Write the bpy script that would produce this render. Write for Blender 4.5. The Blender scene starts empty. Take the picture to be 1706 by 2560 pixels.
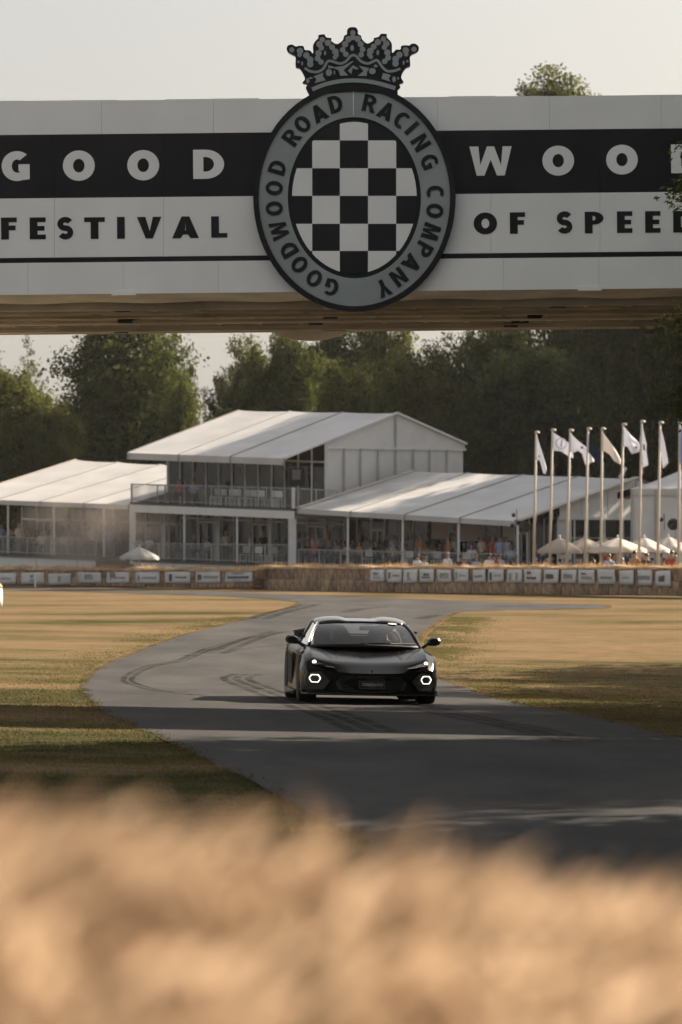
import bpy, bmesh, math, random
import numpy as np
from mathutils import Vector, Matrix
from mathutils import noise as mnoise

random.seed(7)
rng = np.random.default_rng(7)
R = math.radians
scene = bpy.context.scene
col = scene.collection

# ------------------------------------------------------------------ camera, sky, sun, exposure
F = 9596.0            # focal length in photograph pixels (1706 wide)
EYE = 1.25
YH = 1538.0           # horizon row of the photograph
cam_d = bpy.data.cameras.new("camera")
cam_d.sensor_fit = 'HORIZONTAL'
cam_d.sensor_width = 24.0
cam_d.lens = 135.0
cam_d.shift_y = (YH - 1280.0) / 1706.0
cam_d.clip_start = 0.05
cam_d.clip_end = 3000.0
cam_d.dof.use_dof = True
cam_d.dof.focus_distance = 53.5
cam_d.dof.aperture_fstop = 4.0
cam = bpy.data.objects.new("camera", cam_d)
cam.location = (0, 0, EYE)
cam.rotation_euler = (R(90), 0, 0)
col.objects.link(cam)
scene.camera = cam

SUN_EL, SUN_AZ = 27.0, 50.0          # azimuth clockwise from the viewing direction (+Y)
world = bpy.data.worlds.new("World")
scene.world = world
world.use_nodes = True
wn = world.node_tree.nodes
wl = world.node_tree.links
wn.clear()
w_out = wn.new('ShaderNodeOutputWorld')
w_bg = wn.new('ShaderNodeBackground')
w_sky = wn.new('ShaderNodeTexSky')
w_sky.sky_type = 'NISHITA'
w_sky.sun_disc = False
w_sky.sun_elevation = R(SUN_EL)
w_sky.sun_rotation = R(SUN_AZ)
w_sky.air_density = 1.0
w_sky.dust_density = 6.0
w_sky.ozone_density = 1.0
w_hsv = wn.new('ShaderNodeHueSaturation')
w_hsv.inputs['Saturation'].default_value = 0.75
w_bg.inputs['Strength'].default_value = 0.066
wl.new(w_sky.outputs[0], w_hsv.inputs['Color'])
w_mix = wn.new('ShaderNodeMix')          # milky summer haze over the clear sky, the same all round
w_mix.data_type = 'RGBA'
w_mix.inputs[0].default_value = 0.64
w_mix.inputs[7].default_value = (2.46, 2.37, 2.20, 1)
wl.new(w_hsv.outputs[0], w_mix.inputs[6])
wl.new(w_mix.outputs[2], w_bg.inputs['Color'])
wl.new(w_bg.outputs[0], w_out.inputs['Surface'])

sun_d = bpy.data.lights.new("sun", 'SUN')
sun_d.energy = 4.7
sun_d.angle = R(0.5)
sun_d.color = (1.0, 0.84, 0.66)
sun = bpy.data.objects.new("sun", sun_d)
sun.location = (60, 50, 60)
sv = Vector((math.cos(R(SUN_EL)) * math.sin(R(SUN_AZ)), math.cos(R(SUN_EL)) * math.cos(R(SUN_AZ)), math.sin(R(SUN_EL))))
sun.rotation_euler = sv.to_track_quat('Z', 'Y').to_euler()
col.objects.link(sun)

scene.view_settings.view_transform = 'Standard'
scene.view_settings.look = 'None'
scene.view_settings.gamma = 1.0
scene.view_settings.use_curve_mapping = False
scene.view_settings.exposure = 1.78
scene.cycles.max_bounces = 8
scene.cycles.transparent_max_bounces = 12
scene.cycles.volume_step_rate = 2.0

# ------------------------------------------------------------------ helpers
def tag(o, label=None, cat=None, group=None, kind=None):
    if label: o['label'] = label
    if cat: o['category'] = cat
    if group: o['group'] = group
    if kind: o['kind'] = kind
    return o

def thing(name, label, cat, loc=(0, 0, 0), group=None):
    o = bpy.data.objects.new(name, None)
    o.empty_display_size = 0.3
    o.location = loc
    col.objects.link(o)
    return tag(o, label, cat, group)

def link(name, mesh, parent=None, mat=None):
    o = bpy.data.objects.new(name, mesh)
    col.objects.link(o)
    if parent is not None: o.parent = parent
    if mat is not None and len(mesh.materials) == 0: mesh.materials.append(mat)
    return o

def copy_tree(o, parent=None):
    c = o.copy()
    col.objects.link(c)
    if parent is not None: c.parent = parent
    for ch in list(o.children): copy_tree(ch, c)
    return c

class MB:
    """collects faces and builds ONE mesh object"""
    def __init__(s, org=(0, 0, 0)):
        s.v, s.f, s.o = [], [], Vector(org)
    def add(s, vs, fs):
        n = len(s.v)
        s.v += [tuple(Vector(p) - s.o) for p in vs]
        s.f += [tuple(i + n for i in f) for f in fs]
        return s
    def box(s, c, size, rz=0.0, M=None):
        hx, hy, hz = size[0] / 2, size[1] / 2, size[2] / 2
        pts = [Vector((x, y, z)) for z in (-hz, hz) for x, y in ((-hx, -hy), (hx, -hy), (hx, hy), (-hx, hy))]
        m = Matrix.Translation(c) @ (M if M is not None else Matrix.Rotation(rz, 4, 'Z'))
        return s.add([m @ p for p in pts], [(3, 2, 1, 0), (4, 5, 6, 7), (0, 1, 5, 4), (1, 2, 6, 5), (2, 3, 7, 6), (3, 0, 4, 7)])
    def slab(s, a, b, c, d, off):
        """thick quad: a,b,c,d plus the vector off"""
        off = Vector(off)
        vs = [Vector(p) for p in (a, b, c, d)]
        vs += [p + off for p in vs]
        return s.add(vs, [(0, 1, 2, 3), (7, 6, 5, 4), (1, 0, 4, 5), (2, 1, 5, 6), (3, 2, 6, 7), (0, 3, 7, 4)])
    def beam(s, a, b, w, h=None):
        a, b = Vector(a), Vector(b)
        h = w if h is None else h
        d = (b - a).normalized()
        up = Vector((0, 0, 1)) if abs(d.z) < 0.9 else Vector((0, 1, 0))
        sx = d.cross(up).normalized()
        sz = sx.cross(d).normalized()
        vs = [p + sx * i * w / 2 + sz * j * h / 2 for p in (a, b) for i, j in ((-1, -1), (1, -1), (1, 1), (-1, 1))]
        return s.add(vs, [(0, 1, 2, 3), (7, 6, 5, 4), (0, 4, 5, 1), (1, 5, 6, 2), (2, 6, 7, 3), (3, 7, 4, 0)])
    def tube(s, pts, rad, n=8):
        pts = [Vector(p) for p in pts]
        if not hasattr(rad, '__len__'): rad = [rad] * len(pts)
        vs, fs = [], []
        for i, p in enumerate(pts):
            d = (pts[min(i + 1, len(pts) - 1)] - pts[max(i - 1, 0)]).normalized()
            ref = Vector((0, 0, 1)) if abs(d.z) < 0.95 else Vector((1, 0, 0))
            a = d.cross(ref).normalized()
            b = a.cross(d)
            for k in range(n):
                t = 2 * math.pi * k / n
                vs.append(p + (a * math.cos(t) + b * math.sin(t)) * rad[i])
        for i in range(len(pts) - 1):
            for k in range(n):
                fs.append((i * n + k, i * n + (k + 1) % n, (i + 1) * n + (k + 1) % n, (i + 1) * n + k))
        fs.append(tuple(range(n))[::-1])
        fs.append(tuple(range((len(pts) - 1) * n, len(pts) * n)))
        return s.add(vs, fs)
    def lathe(s, prof, c=(0, 0, 0), n=16, M=None):
        """profile of (radius, height) turned about z"""
        vs, fs = [], []
        for r, h in prof:
            for k in range(n):
                t = 2 * math.pi * k / n
                vs.append(Vector((r * math.cos(t), r * math.sin(t), h)))
        for i in range(len(prof) - 1):
            for k in range(n):
                fs.append((i * n + k, i * n + (k + 1) % n, (i + 1) * n + (k + 1) % n, (i + 1) * n + k))
        fs.append(tuple(range(n))[::-1])
        fs.append(tuple(range((len(prof) - 1) * n, len(prof) * n)))
        m = Matrix.Translation(c) @ (M if M is not None else Matrix.Identity(4))
        return s.add([m @ v for v in vs], fs)
    def grid(s, rows, flip=False):
        n = len(rows[0])
        vs = [p for r in rows for p in r]
        fs = []
        for i in range(len(rows) - 1):
            for j in range(n - 1):
                q = (i * n + j, i * n + j + 1, (i + 1) * n + j + 1, (i + 1) * n + j)
                fs.append(q[::-1] if flip else q)
        return s.add(vs, fs)
    def mesh(s, name, smooth=False):
        m = bpy.data.meshes.new(name)
        m.from_pydata(s.v, [], s.f)
        if smooth: m.polygons.foreach_set('use_smooth', [True] * len(m.polygons))
        m.update()
        return m
    def build(s, name, mat, parent=None, smooth=False):
        return link(name, s.mesh(name, smooth), parent, mat)

def np_mesh(name, verts, nside):
    """verts (n*nside,3): separate polygons of nside corners each"""
    n = len(verts) // nside
    m = bpy.data.meshes.new(name)
    m.vertices.add(len(verts))
    m.vertices.foreach_set('co', np.ascontiguousarray(verts, dtype=np.float32).ravel())
    m.loops.add(len(verts))
    m.loops.foreach_set('vertex_index', np.arange(len(verts), dtype=np.int32))
    m.polygons.add(n)
    m.polygons.foreach_set('loop_start', np.arange(0, len(verts), nside, dtype=np.int32))
    m.update(calc_edges=True)
    return m

def evaluated(o, name):
    """mesh of an object with its modifiers applied; removes the source"""
    dg = bpy.context.evaluated_depsgraph_get()
    dg.update()
    m = bpy.data.meshes.new_from_object(o.evaluated_get(dg))
    m.name = name
    d = o.data
    bpy.data.objects.remove(o)
    return m

# ------------------------------------------------------------------ materials
def new_mat(name):
    m = bpy.data.materials.new(name)
    m.use_nodes = True
    nt = m.node_tree
    return m, nt, nt.nodes['Principled BSDF']

def mat(name, c, rough=0.6, metal=0.0, var=0.12, scale=3.0, bump=0.0, bscale=40.0, coat=0.0, spec=0.5, detail=4.0, c2=None):
    """principled with noise-mixed colour and optional fine relief"""
    m, nt, p = new_mat(name)
    tc = nt.nodes.new('ShaderNodeTexCoord')
    no = nt.nodes.new('ShaderNodeTexNoise')
    no.inputs['Scale'].default_value = scale
    no.inputs['Detail'].default_value = detail
    nt.links.new(tc.outputs['Object'], no.inputs['Vector'])
    mx = nt.nodes.new('ShaderNodeMix')
    mx.data_type = 'RGBA'
    a = tuple(max(0, x * (1 - var)) for x in c)
    b = c2 if c2 else tuple(min(1, x * (1 + var)) for x in c)
    mx.inputs[6].default_value = (*a, 1)
    mx.inputs[7].default_value = (*b, 1)
    cr = nt.nodes.new('ShaderNodeMapRange')
    cr.inputs[1].default_value = 0.35
    cr.inputs[2].default_value = 0.65
    nt.links.new(no.outputs['Fac'], cr.inputs[0])
    nt.links.new(cr.outputs[0], mx.inputs[0])
    nt.links.new(mx.outputs[2], p.inputs['Base Color'])
    p.inputs['Roughness'].default_value = rough
    p.inputs['Metallic'].default_value = metal
    p.inputs['Specular IOR Level'].default_value = spec
    p.inputs['Coat Weight'].default_value = coat
    if bump > 0:
        n2 = nt.nodes.new('ShaderNodeTexNoise')
        n2.inputs['Scale'].default_value = bscale
        n2.inputs['Detail'].default_value = 5
        nt.links.new(tc.outputs['Object'], n2.inputs['Vector'])
        bp = nt.nodes.new('ShaderNodeBump')
        bp.inputs['Strength'].default_value = bump
        bp.inputs['Distance'].default_value = 0.02
        nt.links.new(n2.outputs['Fac'], bp.inputs['Height'])
        nt.links.new(bp.outputs[0], p.inputs['Normal'])
    return m

def emit_mat(name, c, s):
    m, nt, p = new_mat(name)
    p.inputs['Base Color'].default_value = (*c, 1)
    p.inputs['Emission Color'].default_value = (*c, 1)
    p.inputs['Emission Strength'].default_value = s
    return m

def leaf_mat(name, dark, light, trans=0.35, scale=4.0):
    m, nt, p = new_mat(name)
    nt.nodes.remove(p)
    out = nt.nodes['Material Output']
    tc = nt.nodes.new('ShaderNodeTexCoord')
    no = nt.nodes.new('ShaderNodeTexNoise')
    no.inputs['Scale'].default_value = scale
    no.inputs['Detail'].default_value = 5
    no.inputs['Roughness'].default_value = 0.7
    nt.links.new(tc.outputs['Object'], no.inputs['Vector'])
    r = nt.nodes.new('ShaderNodeMapRange')
    r.inputs[1].default_value, r.inputs[2].default_value = 0.33, 0.67
    nt.links.new(no.outputs['Fac'], r.inputs[0])
    mx = nt.nodes.new('ShaderNodeMix')
    mx.data_type = 'RGBA'
    mx.inputs[6].default_value = (*dark, 1)
    mx.inputs[7].default_value = (*light, 1)
    nt.links.new(r.outputs[0], mx.inputs[0])
    d = nt.nodes.new('ShaderNodeBsdfDiffuse')
    t = nt.nodes.new('ShaderNodeBsdfTranslucent')
    nt.links.new(mx.outputs[2], d.inputs[0])
    nt.links.new(mx.outputs[2], t.inputs[0])
    ms = nt.nodes.new('ShaderNodeMixShader')
    ms.inputs[0].default_value = trans
    nt.links.new(d.outputs[0], ms.inputs[1])
    nt.links.new(t.outputs[0], ms.inputs[2])
    nt.links.new(ms.outputs[0], out.inputs['Surface'])
    return m

def clear_glass(name, tint, ior=1.45, rough=0.0, gloss=1.0):
    m, nt, p = new_mat(name)
    nt.nodes.remove(p)
    out = nt.nodes['Material Output']
    t = nt.nodes.new('ShaderNodeBsdfTransparent')
    t.inputs[0].default_value = (*tint, 1)
    g = nt.nodes.new('ShaderNodeBsdfGlossy')
    g.inputs['Roughness'].default_value = rough
    g.inputs['Color'].default_value = (gloss, gloss, gloss, 1)
    fr = nt.nodes.new('ShaderNodeFresnel')
    fr.inputs[0].default_value = ior
    ms = nt.nodes.new('ShaderNodeMixShader')
    nt.links.new(fr.outputs[0], ms.inputs[0])
    nt.links.new(t.outputs[0], ms.inputs[1])
    nt.links.new(g.outputs[0], ms.inputs[2])
    nt.links.new(ms.outputs[0], out.inputs['Surface'])
    return m

M = {}
M['sign_white'] = mat('sign_white', (0.84, 0.845, 0.83), 0.45, var=0.05, scale=0.9, bump=0.05, bscale=6)
M['sign_black'] = mat('sign_black', (0.012, 0.013, 0.016), 0.55, var=0.3, scale=1.2, spec=0.25)
M['sign_grey'] = mat('sign_grey', (0.285, 0.32, 0.32), 0.5, var=0.10, scale=1.5)
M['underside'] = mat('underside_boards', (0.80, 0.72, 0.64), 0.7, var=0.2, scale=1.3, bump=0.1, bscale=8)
M['beam'] = mat('brown_beam', (0.52, 0.46, 0.40), 0.6, var=0.3, scale=1.0)
M['lit_strip_paint'] = mat('lit_strip_paint', (0.72, 0.58, 0.42), 0.7, var=0.1)
M['black_metal'] = mat('black_metal', (0.015, 0.015, 0.016), 0.5)
M['steel'] = mat('galvanised_steel', (0.35, 0.36, 0.36), 0.4, metal=0.6)
M['tent_white'] = mat('tent_membrane', (0.47, 0.465, 0.46), 0.5, var=0.10, scale=0.5, bump=0.5, bscale=0.9)
M['tent_wall'] = mat('tent_wall_panel', (0.58, 0.59, 0.59), 0.5, var=0.05, scale=1.0)
M['frame_white'] = mat('white_frame', (0.62, 0.63, 0.62), 0.4, var=0.04)
M['seam'] = mat('roof_seam_keder', (0.26, 0.26, 0.255), 0.6, var=0.1)
M['frame_grey'] = mat('aluminium_frame', (0.30, 0.31, 0.30), 0.4, metal=0.3, var=0.1)
M['rail'] = mat('railing_grey', (0.33, 0.34, 0.33), 0.5, metal=0.2, var=0.1)
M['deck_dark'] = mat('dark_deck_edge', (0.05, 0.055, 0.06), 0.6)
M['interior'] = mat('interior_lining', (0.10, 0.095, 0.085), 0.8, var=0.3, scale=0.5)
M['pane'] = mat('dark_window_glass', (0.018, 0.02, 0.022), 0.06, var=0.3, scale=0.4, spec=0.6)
M['straw'] = mat('straw', (0.33, 0.225, 0.145), 0.9, var=0.35, scale=2.5, bump=0.9, bscale=22)
M['straw2'] = mat('straw_dark', (0.24, 0.165, 0.11), 0.9, var=0.35, scale=2.5, bump=0.9, bscale=22)
M['straw3'] = mat('straw_pale', (0.38, 0.265, 0.17), 0.9, var=0.35, scale=2.5, bump=0.9, bscale=22)
M['loose'] = leaf_mat('loose_straw', (0.38, 0.25, 0.13), (0.60, 0.42, 0.24), 0.3, 1.5)
M['banner'] = mat('banner_cloth', (0.60, 0.61, 0.61), 0.6, var=0.06, scale=2.0, bump=0.1, bscale=4)
M['ink'] = mat('banner_ink', (0.07, 0.075, 0.085), 0.6)
M['ink_grey'] = mat('banner_ink_grey', (0.25, 0.25, 0.26), 0.6)
M['pole'] = mat('flag_pole_paint', (0.50, 0.46, 0.40), 0.65, var=0.05)
M['bark'] = mat('bark', (0.07, 0.055, 0.04), 0.9, var=0.4, scale=4, bump=0.6, bscale=15)
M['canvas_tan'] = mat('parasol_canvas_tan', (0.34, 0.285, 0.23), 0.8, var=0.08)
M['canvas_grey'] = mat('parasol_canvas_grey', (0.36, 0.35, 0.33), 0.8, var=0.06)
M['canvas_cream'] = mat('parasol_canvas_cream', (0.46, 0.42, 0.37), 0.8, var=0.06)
M['white_plastic'] = mat('white_plastic', (0.68, 0.68, 0.67), 0.4, var=0.04)
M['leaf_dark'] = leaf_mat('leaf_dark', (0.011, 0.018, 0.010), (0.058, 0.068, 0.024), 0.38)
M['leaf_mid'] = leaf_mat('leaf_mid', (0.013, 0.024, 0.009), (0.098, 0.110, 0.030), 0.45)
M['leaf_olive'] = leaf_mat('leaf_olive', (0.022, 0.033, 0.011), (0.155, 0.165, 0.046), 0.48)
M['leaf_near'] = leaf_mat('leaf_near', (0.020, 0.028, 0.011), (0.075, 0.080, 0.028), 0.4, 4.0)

def flag_mat(name, c):
    return leaf_mat(name, tuple(x * 0.92 for x in c), c, 0.35, 0.8)

# ------------------------------------------------------------------ ground shape
def smooth(a, b, t):
    t = np.clip((t - a) / (b - a), 0, 1)
    return t * t * (3 - 2 * t)

def gz(x, y):
    """height of the ground"""
    x = np.asarray(x, dtype=float); y = np.asarray(y, dtype=float)
    s = 0.0205
    # slope grows linearly from 57 to 75 then stays
    q = np.clip(y - 57, 0, 18)
    z = s * q * q / 36.0 + s * np.clip(y - 75, 0, 145)
    z = z + 0.06 * np.clip(y - 232, 0, 400)
    w = smooth(24, 44, y) * (1 - smooth(70, 120, y))
    z = z - 0.0185 * np.clip(x, -9, 9) * w
    # bank of the foreground
    b = (1 - smooth(2.6, 11.0, y))
    z = z + b * (0.873 - 0.105 * np.clip(x, -1.2, 1.5) - 0.11 * np.clip(2.5 - y, 0, 4))
    # low roll of the verge left of the road
    z = z + 0.10 * np.exp(-((y - 40) / 5.0) ** 2) * smooth(3.2, 6.0, -x)
    return z

def P(px, py, d):
    return Vector(((px - 853.0) / F * d, d, EYE + (YH - py) / F * d))

def ground_hit(px, py):
    lo, hi = 13.0, 400.0
    for _ in range(50):
        m = (lo + hi) / 2
        p = P(px, py, m)
        if p.z > gz(p.x, p.y): lo = m
        else: hi = m
    return P(px, py, lo)

# road edges read row by row (row: left px, right px)
ROAD = [(2338, 1280, 3200), (2110, 900, 2550), (2020, 740, 2250), (1959, 631, 2060), (1888, 483, 1840), (1845, 396, 1706), (1825, 352, 1613),
        (1798, 292, 1503), (1778, 252, 1387), (1764, 232, 1309), (1742, 212, 1227), (1715, 206, 1144), (1691, 219, 1085), (1658, 274, 1050),
        (1630, 340, 1040), (1600, 424, 1046), (1588, 458, 1055), (1560, 568, 1089), (1537, 658, 1128), (1530, 685, 1150), (1526, 700, 1300),
        (1521, 718, 1520), (1513, 742, 1520), (1510, 748, 1392), (1505, 735, 1227), (1499, 690, 1061), (1491, 560, 840), (1482, 274, 600),
        (1475, 20, 290), (1470, -160, 60)]
_rl = [(ground_hit(l, r), ground_hit(rr, r)) for r, l, rr in ROAD]
# interpolate the two edges as polylines in plan
ROWS = []
for (a, b), (c, d) in zip(_rl[:-1], _rl[1:]):
    n = max(2, int((c - a).length / 1.2))
    for k in range(n):
        t = k / n
        ROWS.append((a.lerp(c, t), b.lerp(d, t)))
ROWS.append(_rl[-1])

road_poly_y = np.array([(a.y + b.y) / 2 for a, b in ROWS])
def on_road(x, y, grow=0.0):
    """inside test against the road outline (even-odd)"""
    poly = [(a.x - grow, a.y) for a, b in ROWS] + [(b.x + grow, b.y) for a, b in ROWS[::-1]]
    inside = np.zeros(len(x), bool)
    n = len(poly)
    for i in range(n):
        x1, y1 = poly[i]; x2, y2 = poly[(i + 1) % n]
        if y1 == y2: continue
        c = ((y1 > y) != (y2 > y))
        xi = (x2 - x1) * (y - y1) / (y2 - y1) + x1
        inside ^= c & (x < xi)
    return inside

# ------------------------------------------------------------------ ground, road
def grass_colour(nt, tc):
    """dry straw colour with olive patches, in world metres"""
    mp = nt.nodes.new('ShaderNodeMapping')
    mp.inputs['Scale'].default_value = (0.10, 0.15, 0.12)
    nt.links.new(tc.outputs['Object'], mp.inputs[0])
    n1 = nt.nodes.new('ShaderNodeTexNoise')
    n1.inputs['Scale'].default_value = 1.0; n1.inputs['Detail'].default_value = 6; n1.inputs['Roughness'].default_value = 0.62
    nt.links.new(mp.outputs[0], n1.inputs[0])
    r1 = nt.nodes.new('ShaderNodeValToRGB')
    e = r1.color_ramp.elements
    e[0].position = 0.38; e[0].color = (0.058, 0.056, 0.027, 1)
    e[1].position = 0.62; e[1].color = (0.163, 0.116, 0.069, 1)
    m = r1.color_ramp.elements.new(0.5); m.color = (0.124, 0.096, 0.052, 1)
    # the strip nearest the camera side of the bend stays greener
    sp = nt.nodes.new('ShaderNodeSeparateXYZ'); nt.links.new(tc.outputs['Object'], sp.inputs[0])
    gr = nt.nodes.new('ShaderNodeMapRange'); gr.interpolation_type = 'SMOOTHSTEP'
    gr.inputs[1].default_value, gr.inputs[2].default_value = 54.0, 82.0
    gr.inputs[3].default_value, gr.inputs[4].default_value = -0.045, 0.045
    nt.links.new(sp.outputs['Y'], gr.inputs[0])
    ad = nt.nodes.new('ShaderNodeMath'); ad.operation = 'ADD'
    nt.links.new(n1.outputs[0], ad.inputs[0]); nt.links.new(gr.outputs[0], ad.inputs[1])
    nt.links.new(ad.outputs[0], r1.inputs[0])
    n2 = nt.nodes.new('ShaderNodeTexNoise')
    n2.inputs['Scale'].default_value = 2.6; n2.inputs['Detail'].default_value = 9
    n2.inputs['Roughness'].default_value = 0.75
    mp2 = nt.nodes.new('ShaderNodeMapping'); mp2.inputs['Scale'].default_value = (0.55, 1.0, 1.0)
    nt.links.new(tc.outputs['Object'], mp2.inputs[0]); nt.links.new(mp2.outputs[0], n2.inputs[0])
    r2 = nt.nodes.new('ShaderNodeMapRange')
    r2.inputs[1].default_value, r2.inputs[2].default_value = 0.32, 0.68
    r2.inputs[3].default_value, r2.inputs[4].default_value = 0.66, 1.26
    nt.links.new(n2.outputs[0], r2.inputs[0])
    mu = nt.nodes.new('ShaderNodeMix'); mu.data_type = 'RGBA'; mu.blend_type = 'MULTIPLY'
    mu.inputs[0].default_value = 1.0
    nt.links.new(r1.outputs[0], mu.inputs[6])
    nt.links.new(r2.outputs[0], mu.inputs[7])
    return mu.outputs[2]

def make_ground_mat():
    m, nt, p = new_mat('dry_grass_ground')
    tc = nt.nodes.new('ShaderNodeTexCoord')
    c = grass_colour(nt, tc)
    nt.links.new(c, p.inputs['Base Color'])
    p.inputs['Roughness'].default_value = 0.95
    p.inputs['Specular IOR Level'].default_value = 0.0
    n = nt.nodes.new('ShaderNodeTexNoise'); n.inputs['Scale'].default_value = 9; n.inputs['Detail'].default_value = 8
    nt.links.new(tc.outputs['Object'], n.inputs[0])
    b = nt.nodes.new('ShaderNodeBump'); b.inputs['Strength'].default_value = 0.5; b.inputs['Distance'].default_value = 0.04
    nt.links.new(n.outputs[0], b.inputs['Height'])
    nt.links.new(b.outputs[0], p.inputs['Normal'])
    return m
M['ground'] = make_ground_mat()

def make_blade_mat():
    m, nt, p = new_mat('grass_blades')
    nt.nodes.remove(p)
    tc = nt.nodes.new('ShaderNodeTexCoord')
    c = grass_colour(nt, tc)
    br = nt.nodes.new('ShaderNodeMix'); br.data_type = 'RGBA'; br.blend_type = 'MULTIPLY'
    br.inputs[0].default_value = 1.0
    br.inputs[7].default_value = (1.35, 1.33, 1.3, 1)
    nt.links.new(c, br.inputs[6])
    d = nt.nodes.new('ShaderNodeBsdfDiffuse'); t = nt.nodes.new('ShaderNodeBsdfTranslucent')
    nt.links.new(br.outputs[2], d.inputs[0]); nt.links.new(br.outputs[2], t.inputs[0])
    ms = nt.nodes.new('ShaderNodeMixShader'); ms.inputs[0].default_value = 0.4
    nt.links.new(d.outputs[0], ms.inputs[1]); nt.links.new(t.outputs[0], ms.inputs[2])
    nt.links.new(ms.outputs[0], nt.nodes['Material Output'].inputs['Surface'])
    return m
M['blades'] = make_blade_mat()

def make_road_mat():
    m, nt, p = new_mat('asphalt')
    tc = nt.nodes.new('ShaderNodeTexCoord')
    n1 = nt.nodes.new('ShaderNodeTexNoise'); n1.inputs['Scale'].default_value = 0.35; n1.inputs['Detail'].default_value = 6
    mp = nt.nodes.new('ShaderNodeMapping'); mp.inputs['Scale'].default_value = (1.4, 0.35, 1)
    nt.links.new(tc.outputs['Object'], mp.inputs[0]); nt.links.new(mp.outputs[0], n1.inputs[0])
    r = nt.nodes.new('ShaderNodeValToRGB')
    r.color_ramp.elements[0].position = 0.36; r.color_ramp.elements[0].color = (0.026, 0.0275, 0.029, 1)
    r.color_ramp.elements[1].position = 0.64; r.color_ramp.elements[1].color = (0.054, 0.0535, 0.0525, 1)
    nt.links.new(n1.outputs[0], r.inputs[0])
    n1.inputs['Roughness'].default_value = 0.68
    n2 = nt.nodes.new('ShaderNodeTexNoise'); n2.inputs['Scale'].default_value = 30; n2.inputs['Detail'].default_value = 8; n2.inputs['Roughness'].default_value = 0.75
    nt.links.new(tc.outputs['Object'], n2.inputs[0])
    r2 = nt.nodes.new('ShaderNodeMapRange'); r2.inputs[1].default_value = 0.3; r2.inputs[2].default_value = 0.7
    r2.inputs[3].default_value = 0.62; r2.inputs[4].default_value = 1.38
    nt.links.new(n2.outputs[0], r2.inputs[0])
    mu = nt.nodes.new('ShaderNodeMix'); mu.data_type = 'RGBA'; mu.blend_type = 'MULTIPLY'; mu.inputs[0].default_value = 1
    nt.links.new(r.outputs[0], mu.inputs[6]); nt.links.new(r2.outputs[0], mu.inputs[7])
    nt.links.new(mu.outputs[2], p.inputs['Base Color'])
    p.inputs['Roughness'].default_value = 0.85
    p.inputs['Specular IOR Level'].default_value = 0.08
    b = nt.nodes.new('ShaderNodeBump'); b.inputs['Strength'].default_value = 0.5; b.inputs['Distance'].default_value = 0.01
    nt.links.new(n2.outputs[0], b.inputs['Height']); nt.links.new(b.outputs[0], p.inputs['Normal'])
    return m
M['road'] = make_road_mat()

def ground_sheet():
    ys = np.concatenate([np.arange(-12, 14, 0.5), np.arange(14, 100, 1.0), np.arange(100, 240, 2.5), np.arange(240, 420, 12), np.array([420, 520, 700, 1000, 1500])])
    xs = np.concatenate([np.array([-900, -500, -250, -150, -100, -70, -50, -35, -26, -20, -16, -13]), np.arange(-11, 11.01, 0.5), np.array([13, 16, 20, 26, 35, 50, 70, 100, 150, 250, 500, 900])])
    X, Y = np.meshgrid(xs, ys)
    Z = gz(X, Y)
    mb = MB()
    mb.grid([[(X[i, j], Y[i, j], Z[i, j]) for j in range(len(xs))] for i in range(len(ys))])
    o = mb.build('ground', M['ground'], smooth=True)
    tag(o, 'parched grass ground, straw brown with olive patches', kind='structure')
ground_sheet()

def road_sheet():
    rows = []
    rr = random.Random(3)
    for a, b in ROWS:
        wob = lambda: rr.uniform(-0.05, 0.05)
        l = Vector((a.x + wob(), a.y, 0)); r = Vector((b.x + wob(), b.y, 0))
        row = []
        for k in range(25):
            p = l.lerp(r, k / 24)
            row.append((p.x, p.y, float(gz(p.x, p.y)) + 0.012))
        rows.append(row)
    o = MB().grid(rows).build('road', M['road'], smooth=True)
    tag(o, 'worn grey asphalt hill-climb road curving past the car', kind='structure')
road_sheet()

# tyre marks: thin dark sheets on the asphalt
def make_mark_mat():
    m, nt, p = new_mat('tyre_rubber_mark')
    tc = nt.nodes.new('ShaderNodeTexCoord')
    n = nt.nodes.new('ShaderNodeTexNoise'); n.inputs['Scale'].default_value = 3.5; n.inputs['Detail'].default_value = 8
    nt.links.new(tc.outputs['Object'], n.inputs[0])
    r = nt.nodes.new('ShaderNodeMapRange'); r.inputs[1].default_value = 0.38; r.inputs[2].default_value = 0.68
    r.inputs[3].default_value = 0.0; r.inputs[4].default_value = 0.58
    nt.links.new(n.outputs[0], r.inputs[0])
    p.inputs['Base Color'].default_value = (0.012, 0.0117, 0.0113, 1)
    p.inputs['Specular IOR Level'].default_value = 0.0
    p.inputs['Roughness'].default_value = 0.7
    nt.links.new(r.outputs[0], p.inputs['Alpha'])
    return m
M['mark'] = make_mark_mat()

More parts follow.
